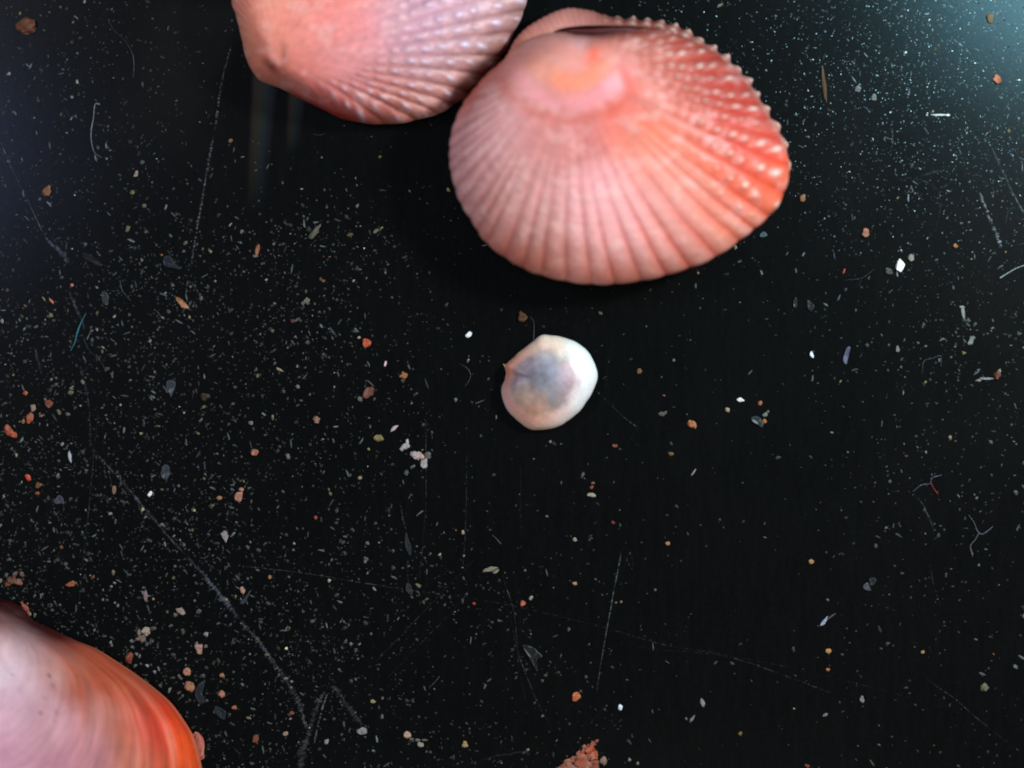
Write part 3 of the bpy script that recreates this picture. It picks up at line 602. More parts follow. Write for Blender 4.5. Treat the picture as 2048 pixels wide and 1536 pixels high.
CR = [
 (52,52,36,31,0,(112,52,20),'large brown squarish crumb in the top left corner','crumb',(),.3),
 (96,382,15,24,10,(150,95,55),'tan and brown oblong crumb low in the dark area left of the long fibre','crumb',(),.4),
 (363,605,13,27,-38,(190,112,58),'slanting tan orange crumb just below the foot of the speckled scratch','crumb',(),.4),
 (733,685,17,17,45,(232,78,28),'bright orange diamond shaped crumb to the left of the tiny shell','crumb',(),.2),
 (808,750,15,13,0,(185,112,48),'small ochre crumb halfway between orange diamond crumb and tiny shell','crumb',((-2,11,8,9,0,(70,70,60)),),.45),
 (736,786,18,29,35,(128,66,46),'brown oval crumb with a pale tail at its lower left','crumb',((-16,11,12,10,20,(110,105,90)),),.2),
 (757,876,18,13,0,(150,128,72),'yellowish oval crumb near the white pair of flakes','crumb',(),.25),
 (788,857,7,20,48,(215,185,180),'slim pale pink sliver above the yellowish crumb','sliver',(),.3),
 (811,893,16,10,-25,(190,178,185),'white forked crumb, upper of the white pair left of centre','crumb',((4,-8,7,15,5,(205,195,200)),(-7,5,10,9,0,(170,160,168))),.4),
 (834,911,22,17,0,(205,180,182),'pinkish white lumpy cluster, larger of the white pair left of centre','crumb cluster',((8,2,14,13,0,(220,165,150)),(14,15,15,18,10,(185,180,180)),(20,0,14,12,0,(100,98,100)),(-9,-2,10,10,0,(190,180,185))),.4),
 (813,946,11,11,0,(80,88,92),'dull grey round speck under the white lumpy cluster','crumb',(),.3),
 (633,840,13,13,20,(165,112,84),'tan crumb at the right margin of the dusty left area','crumb',(),.35),
 (937,670,9,15,38,(235,242,248),'bright white grain above left of the tiny shell','grain',(),.15),
 (771,727,4,13,15,(235,190,190),'thin splinter painted with a white glint tipped with red beside the ochre crumb','splinter',(),.2),  # glint is put into the colour
 (1045,634,19,20,0,(95,56,18),'dark amber round crumb above the tiny shell','crumb',(),.15),
 (1279,743,10,10,0,(120,74,40),'small brown crumb right of the tiny shell','crumb',(),.35),
 (1384,848,15,15,0,(205,112,52),'orange tan crumb shaped like a bow tie, lower right of the tiny shell','crumb',((-5,-5,6,6,0,(190,150,95)),(6,6,6,6,0,(190,150,95))),.35),
 (1230,892,10,7,20,(148,70,28),'small rust brown crumb below right of the tiny shell','crumb',(),.3),
 (1342,908,11,8,0,(145,105,55),'small ochre crumb below the bow tie crumb','crumb',(),.3),
 (1480,800,13,8,8,(225,218,205),'white flat chip at the right of the lone bow tie crumb','chip',(),.25),
 (1520,806,8,11,0,(185,98,48),'small orange crumb directly right of the white flat chip','crumb',(),.3),
 (1455,820,9,10,0,(185,168,140),'small cream crumb lower left of the white flat chip','crumb',(),.3),
 (1530,829,11,9,0,(120,132,115),'pale greenish crumb above the grey translucent flake','crumb',(),.3),
 (1529,842,9,8,-20,(200,108,36),'orange crumb touching the grey translucent flake','crumb',(),.3),
 (1325,828,15,9,0,(82,72,66),'dull grey brown heart shaped speck left of the bow tie crumb','crumb',((6,-3,7,7,0,(90,80,74)),),.3),
 (1387,945,4,15,35,(150,138,130),'slim pale splinter below the bow tie crumb','splinter',(),.2),
 (1183,990,15,9,8,(185,172,150),'cream grain, lowest of three stacked grains below the tiny shell','grain',(),.25),
 (1183,975,7,8,0,(165,52,30),'red brown grain, middle of three stacked grains below the tiny shell','grain',(),.25),
 (1186,966,8,6,0,(130,88,48),'tan grain, top of three stacked grains below the tiny shell','grain',(),.25),
 (1800,531,17,27,12,(255,252,245),'bright white oval grain on the right side of the plate','grain',(),.10),
 (1822,514,12,13,0,(150,142,125),'grey beige grain touching upper right of the bright white oval grain','grain',(),.3),
 (1777,543,15,12,30,(66,72,62),'dim olive grey crumb left of the bright white oval grain','crumb',(),.3),
 (1688,542,4,11,15,(225,28,28),'red splinter right of the big ribbed shell','splinter',(),.2),
 (1731,466,15,17,0,(185,110,78),'salmon brown round crumb between big ribbed shell and white oval grain','crumb',(),.2),
 (1605,396,12,14,0,(165,112,68),'tan crumb close to the right margin of the big ribbed shell','crumb',(),.25),
 (1911,491,10,10,0,(175,112,55),'small orange tan crumb right of the bright white oval grain','crumb',(),.3),
 (1980,35,14,19,0,(122,92,52),'olive brown blocky crumb in the top right corner','crumb',(),.2),
 (1994,159,18,18,45,(205,105,58),'orange diamond crumb near the right edge below the olive brown crumb','crumb',(),.2),
 (1648,167,9,75,-6,(84,54,16),'long upright brown splinter above right of the big ribbed shell','splinter',(),.15),
 (1926,625,7,26,-8,(140,145,138),'pale upright T shaped sliver at the right side','sliver',((-2,-11,12,5,0,(150,155,148)),),.3),
 (1941,683,8,19,35,(130,135,128),'pale hooked sliver below the T shaped sliver','sliver',((4,-8,12,6,0,(120,125,120)),),.35),
 (1995,750,14,15,0,(110,48,24),'red brown crumb with white tail at the right edge','crumb',((-22,7,26,5,4,(130,145,148)),(4,-8,6,9,0,(170,160,140))),.3),
 (1623,709,7,14,-18,(225,230,240),'white upright grain right of centre','grain',(),.15),
 (1795,698,8,12,0,(125,130,130),'small pale grey speck in the middle of the right side','speck',(),.35),
 (18,862,16,22,-40,(205,78,38),'orange double crumb at the left edge','crumb',((10,8,14,12,0,(200,84,44)),),.3),
 (60,835,14,21,10,(192,84,42),'orange brown crumb with a small satellite right of the left edge double crumb','crumb',((-13,8,8,10,0,(170,110,70)),),.25),
 (99,807,16,16,0,(142,60,24),'dark orange round crumb, highest of the round crumbs at left','crumb',(),.15),
 (51,786,9,9,0,(215,98,46),'tiny bright orange bead with a thin white tail at left','crumb',((-5,-10,3,14,-20,(110,110,110)),),.2),
 (67,815,9,14,0,(172,140,120),'pale tan crumb above the orange brown crumb at left','crumb',(),.35),
 (57,955,11,14,-40,(244,70,30),'vivid red orange crumb in the lower left dusty area','crumb',(),.15),
 (77,970,11,12,0,(142,84,40),'brown crumb under the vivid red orange crumb','crumb',(),.25),
 (75,986,9,7,0,(165,86,42),'small rusty crumb, lowest below the vivid red orange crumb','crumb',(),.3),
 (140,915,6,24,-10,(205,205,218),'thin white upright shard at left','shard',(),.2),
 (300,988,7,12,32,(240,244,248),'bright white grain beside the long diagonal scratch','grain',(),.15),
 (228,980,8,20,4,(145,106,84),'pinkish tan upright bar left of the long diagonal scratch','crumb',(),.2),
 (478,992,14,22,10,(195,124,100),'pink tan crumb with a pointed top right of the diagonal scratch','crumb',((5,-12,10,10,20,(190,130,95)),),.25),
 (438,996,11,9,20,(188,120,58),'small orange tan crumb just left of the pointed pink tan crumb','crumb',(),.3),
 (509,904,15,14,0,(198,112,74),'square pinkish orange crumb above the pointed pink tan crumb','crumb',(),.25),
 (450,1072,14,18,0,(160,155,155),'pale grey angular grain beside the diagonal scratch','grain',(),.35),
 (142,785,11,9,0,(122,112,84),'dull beige crumb right of the tiny bright orange bead','crumb',(),.25),
 (25,1160,22,16,0,(128,78,52),'ragged brown crumb cluster at the left edge above the smooth shell','crumb cluster',((-10,8,14,10,0,(130,70,40)),(12,4,14,14,0,(165,100,66)),(5,-12,10,12,0,(110,90,80)),(18,-12,10,10,0,(125,95,80)),(-12,-10,8,8,0,(90,100,90))),.5),
 (50,1216,12,24,-32,(188,80,52),'pink orange crumb touching the top of the smooth shell','crumb',((9,12,8,10,0,(190,160,130)),),.3),
 (141,1168,18,10,-10,(188,92,48),'orange tan flat crumb above the smooth shell','crumb',((10,-2,7,7,0,(120,80,50)),),.35),
 (291,1191,11,20,-15,(145,116,118),'mauve grey upright crumb right of the smooth shell top','crumb',(),.4),
 (292,1262,18,16,0,(188,172,155),'pale beige cluster above the smooth shell margin','crumb cluster',((-9,14,18,14,30,(130,105,95)),(-14,2,9,9,0,(140,140,130))),.5),
 (361,1222,15,12,0,(170,142,130),'pale tan crumb on the diagonal between clusters, left of the long scratch','crumb',((-10,8,8,8,0,(130,115,108)),),.4),
 (398,1297,17,19,0,(198,142,128),'pale pink crumb right of the pale beige cluster','crumb',((14,-5,8,7,0,(130,115,108)),(-5,-9,7,8,0,(140,120,110))),.35),
 (373,1343,16,14,0,(205,130,98),'pale salmon crumb below the pale pink crumb','crumb',(),.3),
 (380,1371,23,20,0,(188,122,82),'large tan round crumb near the orange margin of the smooth shell','crumb',(),.2),
 (260,1315,13,22,12,(160,62,30),'rust coloured oval crumb just above the smooth shell margin','crumb',(),.3),
 (443,1388,14,12,10,(202,126,98),'salmon triangular crumb right of the large tan round crumb','crumb',(),.25),
 (469,1415,11,10,0,(190,102,68),'small orange pink crumb below right of the salmon triangular crumb','crumb',(),.25),
 (485,1180,11,14,0,(200,152,126),'pale peach crumb right of the diagonal scratch bend','crumb',(),.25),
 (540,1154,7,9,0,(188,118,55),'tiny orange grain right of the pale peach crumb','grain',(),.3),
 (512,1478,11,18,0,(148,74,46),'brick brown upright crumb near the bottom left of the plate','crumb',(),.3),
 (571,1467,11,10,30,(192,156,130),'pale peach chip left of the clear film folds','chip',(),.25),
 (584,1425,9,8,0,(155,46,22),'tiny rust red crumb left of the clear film folds','crumb',(),.2),
 (444,1350,9,9,0,(200,120,80),'tiny orange pink grain above the salmon triangular crumb','grain',(),.2),
 (631,1035,8,8,0,(165,34,20),'tiny dark red grain in the middle left','grain',(),.15),
 (653,1484,10,10,0,(165,170,174),'small whitish grain inside the clear film folds','grain',(),.25),
 (724,1462,20,16,20,(148,152,155),'grey white angular chip at the foot of the clear film','chip',(),.3),
 (814,1470,13,14,20,(216,172,150),'cream crumb with an orange side, near the bottom edge left of centre','crumb',(),.2),
 (841,1489,13,12,0,(168,160,148),'curled grey cream crumb near the bottom edge','crumb',((-6,-9,10,6,0,(110,108,105)),(8,-9,12,5,0,(110,108,105))),.35),
 (930,1489,12,12,0,(190,154,98),'yellow tan grain near the bottom edge left of the ragged clump','grain',(),.2),
 (948,1207,7,7,0,(192,32,16),'tiny bright red grain below centre','grain',(),.1),
 (979,1139,30,8,-12,(150,142,118),'pale beige wavy sliver below centre','sliver',((13,4,14,8,-30,(150,142,118)),),.3),
 (1046,1207,11,11,0,(212,90,52),'small orange red crumb below centre','crumb',(),.25),
 (1062,1196,7,10,40,(158,160,145),'pale grey grain upper right of the small orange red crumb','grain',(),.3),
 (1152,1394,16,17,0,(222,104,44),'bright orange crumb above the ragged clump','crumb',((9,-12,6,6,0,(80,75,60)),),.25),
 (1241,1414,10,11,0,(215,228,255),'blue white grain right of the bright orange crumb','grain',(),.2),
 (1207,1523,15,17,0,(160,128,105),'beige crumb touching the right side of the ragged clump','crumb',(),.4),
 (1405,1406,8,18,-12,(140,142,155),'pale bluish sliver lower right of centre','sliver',(),.35),
 (1384,1438,5,19,-142,(128,116,118),'dull mauve slanting sliver under the pale bluish sliver','sliver',(),.2),
 (1481,1467,9,9,0,(120,98,34),'small olive yellow grain at the bottom right of centre','grain',(),.2),
 (1335,1087,9,9,0,(192,132,76),'small tan orange grain right of the thin upright scratch top','grain',(),.2),
 (1149,1079,9,8,0,(160,158,142),'small cream grain left of the thin upright scratch top','grain',(),.2),
 (1149,1167,9,7,0,(196,138,104),'small peach grain left of the thin upright scratch','grain',(),.2),
 (1226,1045,8,7,0,(130,26,16),'tiny dark red grain below the three stacked grains','grain',(),.2),
 (1648,1243,7,20,38,(165,178,205),'blue white slanting sliver in the lower right','sliver',((14,-10,22,3,-35,(75,78,84)),),.3),
 (1622,1123,11,10,0,(192,140,80),'ochre grain alone between the thin upright scratch and the right edge','grain',(),.2),
 (1657,1302,12,10,0,(212,140,66),'yellow orange crumb below the blue white slanting sliver','crumb',(),.2),
 (1656,1339,8,8,0,(192,94,44),'small orange grain below the yellow orange crumb','grain',(),.2),
 (1969,1375,15,15,0,(112,112,84),'dull olive grey crumb in the lower right corner','crumb',(),.25),
 (1724,1399,9,12,0,(130,134,128),'small grey grain on the faint lower right scratch','grain',(),.3),
 (1615,1532,10,6,20,(150,70,30),'tiny rust grain cut by the bottom edge at right','grain',(),.3),
 (1845,1304,7,7,0,(190,140,75),'tiny yellow tan grain left of the dull olive grey crumb','grain',(),.2),
 (515,500,8,26,-165,(175,88,52),'leaning rust orange sliver with a pale foot','sliver',((-4,12,11,6,0,(130,118,100)),),.25),
 (630,465,12,30,-145,(104,98,84),'dull beige slanting flake in the dusty patch below the second shell','flake',(),.3),
 (613,602,12,13,-140,(120,118,104),'dull grey cream double speck above the orange diamond crumb','speck',((-7,5,7,8,0,(110,108,96)),),.35),
 (585,642,11,9,0,(105,20,14),'dark red grain left of the orange diamond crumb','grain',(),.2),
 (461,281,8,9,0,(132,94,62),'tiny tan grain right of the speckled scratch','grain',(),.2),
 (256,458,8,12,20,(108,102,74),'dull beige grain left of the speckled scratch','grain',(),.3),
 (288,412,10,8,0,(95,92,72),'dull olive grain above the beige grain near the speckled scratch','grain',(),.3),
 (265,385,9,9,0,(130,118,66),'small yellowish grain in the upper left','grain',(),.3),
 (103,602,5,14,-40,(240,130,90),'tiny slanting splinter with a painted red and white glint at left','splinter',(),.2),  # bright colour stands in for a glint
 (144,570,6,7,0,(235,110,100),'tiny grain with a painted pink red glint at left','grain',(),.2),  # red glint given as plain colour
 (700,470,12,10,0,(85,66,24),'dark ochre ring shaped speck below the second shell','speck',(),.35),
 (752,462,13,8,-25,(110,104,84),'pale beige speck right of the dark ochre speck','speck',((11,-6,8,4,-20,(130,110,50)),),.3),
 (410,794,17,15,0,(48,36,14),'dark olive brown hollow speck in the left dusty area','speck',(),.3),
 (1715,178,12,13,0,(112,118,118),'grey speck in the bluish upper right area','speck',(),.3),
 (1748,195,10,13,0,(120,126,120),'pale speck right of the long upright brown splinter','speck',(),.3),
 (1878,230,34,4,0,(215,222,218),'short bright white horizontal streak in the upper right','splinter',((18,0,8,5,0,(225,230,225)),(-24,0,4,4,0,(200,205,200))),.2),
 (397,1494,26,56,-6,(232,120,104),'soft pink rounded lump touching the orange margin of the smooth shell','lump',((-6,-20,16,18,0,(232,128,112)),(3,18,18,22,0,(228,118,100))),.12),
]
for k_, r in enumerate(CR):
    px, py, ww_, hh_, an, cc_, lab, cat, ex, ro = r
    nm = {'crumb': 'crumb', 'crumb cluster': 'crumb_cluster'}.get(cat, cat.replace(' ', '_'))
    crumb(nm, px, py, ww_, hh_, an, cc_, lab, cat, G, ex, ro, tall=0.42 if cat not in ('flake', 'sliver', 'chip') else 0.3)

# ragged orange clump at the bottom edge
ex = []
r_ = random.Random(5)
for dx, dy, s_ in ((-34,18,22),(-28,6,14),(-22,14,20),(-16,-6+6,14),(-8,20,26),(-4,2,16),(2,-12,18),(6,-26,12),(10,-4,22),(14,12,24),(20,-22,16),(26,-10,18),(28,8,20),(30,26,20),(24,-34,10),(31,-38,8),(-18,34,24),(4,34,28),(26,40,20),(-38,34,16)):
    ex.append((dx, dy, s_ * r_.uniform(.85, 1.15), s_ * r_.uniform(.85, 1.2), r_.uniform(0, 90),
               r_.choice([(196,88,52),(188,96,72),(208,78,36),(176,110,90),(200,120,96),(165,84,58)])))
crumb('ragged_clump', 1162, 1520, 26, 26, 0, (190, 84, 50), 'big ragged orange brown clump cut by the bottom edge, largest crumb on the plate', 'crumb cluster', None, ex, rough=0.55, tall=0.6)

# ------------------------------------------------------------------ translucent flakes
def flake(px, py, pts, colr, alpha, label, name='film_flake', z=0.012, thick=0.015, rough=0.25):
    """thin curled flake with real thickness; pts are its corners in px round its middle"""
    colr = tuple(v * 0.82 for v in colr); q_, _ = resample(pts, 40); n = len(q_)
    rings = [1.0, 0.8, 0.5, 0.25, 0.01]
    V = []; K = []
    for side in (1, 0):
        for f_ in (rings if side else rings[::-1]):
            for i, (x, y) in enumerate(q_):
                zz = z + (thick if side else 0) + 0.03 * vnoise(np.array(x / 9 + px), np.array(y / 9 + py), 4) * f_
                V.append((x * f_ / 100, -y * f_ / 100, float(zz)))
                e = 0.75 + 0.5 * float(fbm(np.array(x * f_ / 6), np.array(y * f_ / 6), px % 97)) + (0.4 if f_ == 1.0 else 0)
                K.append(np.append(lin(colr) * e, alpha * 0.75))
    F = []
    nr = len(rings) * 2
    for r in range(nr):
        for i in range(n):
            a, b2 = r * n + i, r * n + (i + 1) % n; c2, d2 = ((r + 1) % nr) * n + (i + 1) % n, ((r + 1) % nr) * n + i
            F.append((a, b2, c2, d2))
    o = build(name, V, F, M_flake, None, np.clip(np.array(K), 0, 1)); x, y, _ = P(px, py); o.location = (x, y, 0)
    tag(o, label, 'flake', 'clear flakes lying on the plate'); return o
flake(1515, 843, [(-12,-8),(-2,-11),(8,-4),(12,4),(9,12),(3,8),(-4,4),(-11,0)], (62,72,74), .8, 'grey green translucent flake left of two small crumbs at right')
flake(1694, 712, [(0,-17),(6,-18),(4,-6),(1,8),(-2,17),(-8,10),(-6,-2)], (110,116,142), .8, 'lavender grey upright translucent flake on the right side')
flake(118, 1000, [(-10,4),(-4,-6),(2,-10),(8,-4),(11,8),(4,6),(-4,8)], (88,88,104), .85, 'lavender translucent flake in the left dusty area')
flake(342, 775, [(-8,-12),(2,-15),(9,-10),(8,2),(3,12),(1,20),(-3,12),(-9,6)], (70,76,86), .8, 'pear shaped grey translucent flake, higher of two in the left area')
flake(331, 944, [(-7,-8),(0,-16),(7,-10),(9,2),(4,14),(-4,14),(-9,8)], (68,76,84), .8, 'oblong grey translucent flake, lower of two in the left area')
flake(1737, 1173, [(-9,-4),(-2,-8),(3,2),(4,8),(-5,7),(-11,2)], (90,94,104), .8, 'clear chip with a bright spot, left one of a pair in lower right')
flake(1744, 1163, [(-5,-6),(4,-8),(8,-2),(4,6),(-3,7)], (48,52,60), .7, 'dim clear chip, right one of a pair in lower right')
flake(1526, 469, [(-7,2),(-3,-4),(3,-5),(8,1),(2,5),(-5,5)], (84,108,114), .9, 'pale teal chip beside the lower right margin of the big ribbed shell')
flake(1064, 1315, [(-20,-26),(0,-22),(14,-10),(22,-2),(10,4),(12,30),(2,14),(-8,-4)], (36,40,42), .7, 'faint folded triangular film below centre')
flake(404, 1386, [(6,-26),(-6,-18),(-14,-4),(-12,10),(-2,22),(6,16),(-3,8),(-4,-4),(4,-14)], (44,52,60), .75, 'dim curved translucent film near the smooth shell')
flake(440, 1424, [(-10,-12),(2,-8),(12,0),(10,14),(2,12),(-8,2)], (42,52,64), .75, 'dim bluish translucent flake below the curved film')
flake(1620, 610, [(-6,-10),(2,-6),(8,2),(4,12),(-4,8)], (40,44,46), .7, 'very faint grey flake right below the big shell')
flake(1590, 606, [(0,-12),(4,-4),(2,10),(-3,8),(-3,-4)], (34,38,40), .7, 'very faint narrow flake next to the faint grey flake')
flake(210, 596, [(-4,-14),(4,-10),(8,2),(2,12),(-5,8),(-6,-2)], (64,66,70), .7, 'dim grey leaf shaped flake in the upper left dusty area')
flake(186, 520, [(-22,-14),(-8,-12),(6,-2),(20,10),(12,12),(-4,4),(-18,-4)], (38,40,46), .7, 'faint long flake right of the upper diagonal scratch')
flake(340, 528, [(-12,-14),(0,-16),(8,-4),(22,10),(8,8),(-2,6),(-12,2)], (52,56,66), .65, 'dim smudged flake left of the speckled scratch foot')
flake(815, 1090, [(-3,-26),(2,-10),(8,6),(6,22),(0,12),(-5,0)], (52,58,64), .75, 'narrow pointed grey flake below centre left')
flake(818, 1178, [(-4,-12),(4,-6),(7,8),(4,12),(-6,2)], (60,64,70), .75, 'small triangular grey flake at the end of the narrow flake trail')
flake(488, 1196, [(-8,10),(0,0),(14,-16),(4,6),(-2,12)], (70,78,84), .75, 'pale slanting film sliver right of the long diagonal scratch')

# ------------------------------------------------------------------ fibres
GF = 'fine hairs and fibres on the plate'
def fibre(path, r, colr, label, alpha=0.9, n=50, name='fibre'):
    o = tube(name, path, [v * 0.78 for v in r], M_fibre, None, tuple(v * 0.74 for v in colr), 0.008, seg=5, n=n, alpha=alpha, jit=0.3)
    tag(o, label, 'fibre', GF); return o
fibre([(200,209),(190,209),(187,235),(182,265),(184,290),(190,306),(203,315)], [2.2,1.4,1.3,1.8,1.2,.9,.7], (150,152,156), 'curved white hair with a pale knob at its top in the upper left')
fibre([(217,42),(230,62),(250,82),(264,105),(268,130),(266,155)], [1.2,1,1,1.2,1.4,1], (48,54,58), 'faint curved hair near the top left')
fibre([(240,560),(243,578),(253,592),(262,602)], [1,1.2,1,.8], (80,86,88), 'short faint curved hair left of the slanting tan crumb')
fibre([(919,728),(933,735),(941,749),(938,762),(930,772)], [.8,1,1.3,1,.9], (76,76,76), 'thin curved grey hair left of the tiny shell')
fibre([(1060,634),(1067,642),(1068,660),(1067,682)], [.8,1,1.2,1.5], (72,76,82), 'short hair rising from the top of the tiny shell')
fibre([(951,807),(969,800)], [1.2,1.5,1], (115,112,110), 'short straight pale bar below left of the tiny shell', n=12)
fibre([(2000,556),(2016,546),(2034,536),(2060,527)], [2.4,1.8,1.4,2], (175,190,190), 'bright white fibre at the right edge')
fibre([(1845,742),(1848,722),(1864,717),(1881,712),(1882,733)], [1,1.3,1.3,1.5,1.2], (70,78,82), 'bracket shaped pale thread on the right side')
fibre([(1826,983),(1843,970),(1860,967),(1864,956),(1884,950)], [2,2.6,2,3.4,.8], (70,72,86), 'grey lavender fluff behind the red thread')
fibre([(1862,966),(1868,978),(1876,988)], [1.5,1.3,1.8], (170,42,60), 'short curved red thread on the right side')
fibre([(1937,1030),(1948,1045),(1955,1062),(1966,1068),(1986,1053)], [1,1.4,2,3,1.2], (84,88,98), 'forked grey fluff in the lower right')
fibre([(1958,1066),(1950,1080),(1941,1092),(1945,1110)], [2,1.5,1.6,3], (98,98,110), 'beaded grey tail hanging below the forked fluff')
fibre([(141,702),(150,684),(153,670),(160,650),(172,626)], [.8,1.6,2.6,1.4,.8], (60,150,165), 'thread with a painted cyan glint at left')  # blue glint painted as the thread's colour
fibre([(184,652),(180,665),(174,679)], [1,1.2,2.8], (110,110,100), 'short pale hair with a round end next to the cyan thread')
fibre([(626,268),(640,270),(652,266)], [1,1.3,.8], (52,58,58), 'short faint hair below the second shell', n=16)
fibre([(168,678),(178,700),(200,722),(210,738)], [1,1,1.2,.8], (44,48,54), 'faint hair trailing from the cyan thread')
fibre([(1692,560),(1722,557),(1740,545),(1748,538)], [1,2,2,1.6], (36,42,44), 'dim grey thread left of the bright white grain')
fibre([(985,1070),(993,1078),(1002,1088)], [1,1.4,1], (84,82,78), 'tiny slanting pale hair above the wavy sliver', n=14)
fibre([(858,1375),(868,1366),(879,1353)], [.8,1.2,1.8], (92,62,56), 'short slanting hair with a red tip below centre left', n=14)
fibre([(2040,1010),(1990,1160)], [0.4,0.4], (14,16,16), 'barely visible upright thread near the right edge', n=20)

# ------------------------------------------------------------------ scratches (parts of the plate)
def scratch(path, wpx, colr, alpha=0.8, cover=0.8, grain=4.0, n=None, jit=0.5, spread=0.0):
    g_ = sum(colr) / 3; colr = tuple(g_ + (v - g_) * 0.55 for v in colr); colr = tuple(v * (1.36 if max(wpx) > 5 else 1.18) for v in colr)
    if max(wpx) > 5: wpx = [v * 0.78 for v in wpx]; grain = min(grain, 2.0); jit = 0.8
    c0 = np.array(path, float); L = np.linalg.norm(np.diff(c0, axis=0), axis=1).sum()
    n = n or max(8, int(L / grain))
    c, _ = resample(path, n, closed=False)
    d = np.gradient(c, axis=0); d /= np.linalg.norm(d, axis=1)[:, None] + 1e-9
    nr = np.stack([-d[:, 1], d[:, 0]], 1)
    ww = np.interp(np.linspace(0, 1, n), np.linspace(0, 1, len(wpx)), wpx) * (1 + jit * (rng.random(n) * 2 - 1))
    wob = (fbm(np.arange(n) * 0.2, np.zeros(n) + rng.random() * 50, 3) - 0.5) * max(wpx) * 0.8 + (rng.random(n) - .5) * spread
    a_ = c + nr * (wob - ww / 2)[:, None]; b_ = c + nr * (wob + ww / 2)[:, None]; m_ = c + nr * wob[:, None]
    V = np.zeros((n, 3, 3))
    for j, (q_, z_) in enumerate(((a_, 0.003), (m_, 0.009), (b_, 0.003))):
        V[:, j, 0] = (q_[:, 0] - 1024) / 100; V[:, j, 1] = (768 - q_[:, 1]) / 100; V[:, j, 2] = z_
    F = []
    for i in range(n - 1):
        if rng.random() > cover: continue
        for j in (0, 1): F.append((i * 3 + j, i * 3 + j + 1, i * 3 + 3 + j + 1, i * 3 + 3 + j))
    env = fbm(np.arange(n) * 0.08, np.zeros(n) + rng.random() * 50, 9)
    ends = np.minimum(sstep(0, 0.08, np.linspace(0, 1, n)), sstep(0, 0.08, 1 - np.linspace(0, 1, n)))
    br = (0.45 + 1.0 * rng.random(n)) * (0.4 + 1.2 * env)
    K = np.zeros((n, 3, 4)); K[:, :, :3] = (0.66 * lin(colr)[None] * br[:, None])[:, None, :]
    K[:, :, 3] = (alpha * ends * (0.5 + env))[:, None]
    K[:, 0, 3] *= 0.5; K[:, 2, 3] *= 0.5; K[:, :, 3] *= np.clip(1.25 * rng.random((n, 3)), 0.12, 1)
    if not F: return
    return build('scratch', V.reshape(-1, 3), F, M_scratch, plate, np.clip(K.reshape(-1, 4), 0, 1), smooth=False)
SB = (62, 66, 80)
scratch([(0,280),(18,325),(40,370),(64,420),(88,470)], [1.6,1.8,1.6,2.4], (66,74,90), .9, .95)
scratch([(86,466),(100,485),(120,500),(134,520),(134,530)], [3,7,9,14,5], (58,60,82), .75, .95, 2.5)
scratch([(138,585),(148,608),(160,632),(172,664)], [3,5,6,3], (52,56,74), .7, .9, 3)
scratch([(160,730),(168,760),(174,790),(178,820)], [4,9,7,3], (44,46,58), .65, .95, 3)
scratch([(178,820),(180,860),(180,895)], [2,5,6], (38,44,50), .6, .85, 3)
scratch([(182,893),(215,932),(250,970),(300,1030),(345,1082),(372,1112)], [2.5,4,6,5,5,6], (54,56,66), .85, .98, 3)
scratch([(372,1112),(395,1136),(412,1155),(440,1190),(460,1215),(480,1240)], [6,7,8,11,12,9], (62,68,84), .85, .98, 2.5)
scratch([(480,1240),(505,1268),(530,1300),(550,1330),(570,1358)], [7,8,8,9,10], (54,58,70), .85, .98, 2.5)
scratch([(566,1350),(580,1375),(598,1405),(608,1440),(618,1462)], [9,13,11,8,8], (66,70,80), .85, .98, 2.5)
scratch([(650,1378),(640,1400),(628,1430),(616,1470),(606,1500),(600,1540)], [5,9,9,9,16,12], (50,54,60), .8, .97, 2.5)
scratch([(656,1385),(646,1412),(636,1450),(628,1490)], [2,3,3,3], (112,118,126), .8, .8, 3)
scratch([(660,1374),(672,1380),(686,1398),(702,1420),(716,1440),(722,1456)], [5,13,11,12,13,4], (52,54,58), .7, .97, 2.5)
scratch([(632,1376),(652,1372),(672,1378)], [2,3,3], (44,48,52), .6, .9, 3)
scratch([(462,88),(452,130),(441,180),(434,230),(428,265)], [3,4,4,4,4], (72,78,92), .75, .72, 2.4, spread=1.5)
scratch([(428,265),(418,320),(408,375),(400,425),(390,480),(380,545)], [4,4,3.5,4,3.5,4], (76,78,88), .75, .74, 2.4, spread=1.5)
scratch([(378,560),(392,580),(408,598),(418,612)], [2,3,2,2], (48,50,58), .6, .85, 3)
scratch([(0,1108),(120,1112),(260,1116),(400,1121),(480,1130)], [1.5,1.5,1.5], (38,44,48), .6, .85)
scratch([(480,1132),(600,1145),(720,1165),(820,1180),(930,1195)], [1.8,2,2,1.6], (62,68,70), .7, .85)
scratch([(930,1195),(1040,1215),(1200,1253),(1330,1290),(1450,1308)], [1.5,1.5,1.6,1.6], (42,46,48), .65, .8)
scratch([(1230,1287),(1330,1300),(1450,1312),(1560,1348),(1672,1390)], [1.4,1.8,3,3,2], (34,40,44), .42, .75)
scratch([(1450,1310),(1600,1340),(1800,1390),(1960,1440)], [1.2,1.2,1], (32,40,44), .5, .7)
scratch([(1243,1098),(1236,1140),(1228,1178),(1218,1235),(1208,1290),(1199,1345),(1192,1392)], [1.4,2.4,2.2,2,1.8,1.6,1], (92,108,104), .8, .95, 3)
scratch([(1262,1105),(1266,1130),(1268,1155),(1262,1200)], [1.2,1.2,1.2,1], (52,56,56), .6, .85)
scratch([(1250,1110),(1246,1160),(1234,1225)], [1,1,1], (36,40,40), .5, .7)
scratch([(851,820),(852,900),(852,1000),(848,1060),(843,1110),(838,1170)], [1.2,1.4,1.6,1.6,1.6,1.4], (52,62,66), .65, .9)
scratch([(933,900),(933,960),(932,1020),(930,1080),(925,1140)], [1.2,1.2,1.8,1.6,1.2], (62,74,76), .7, .9)
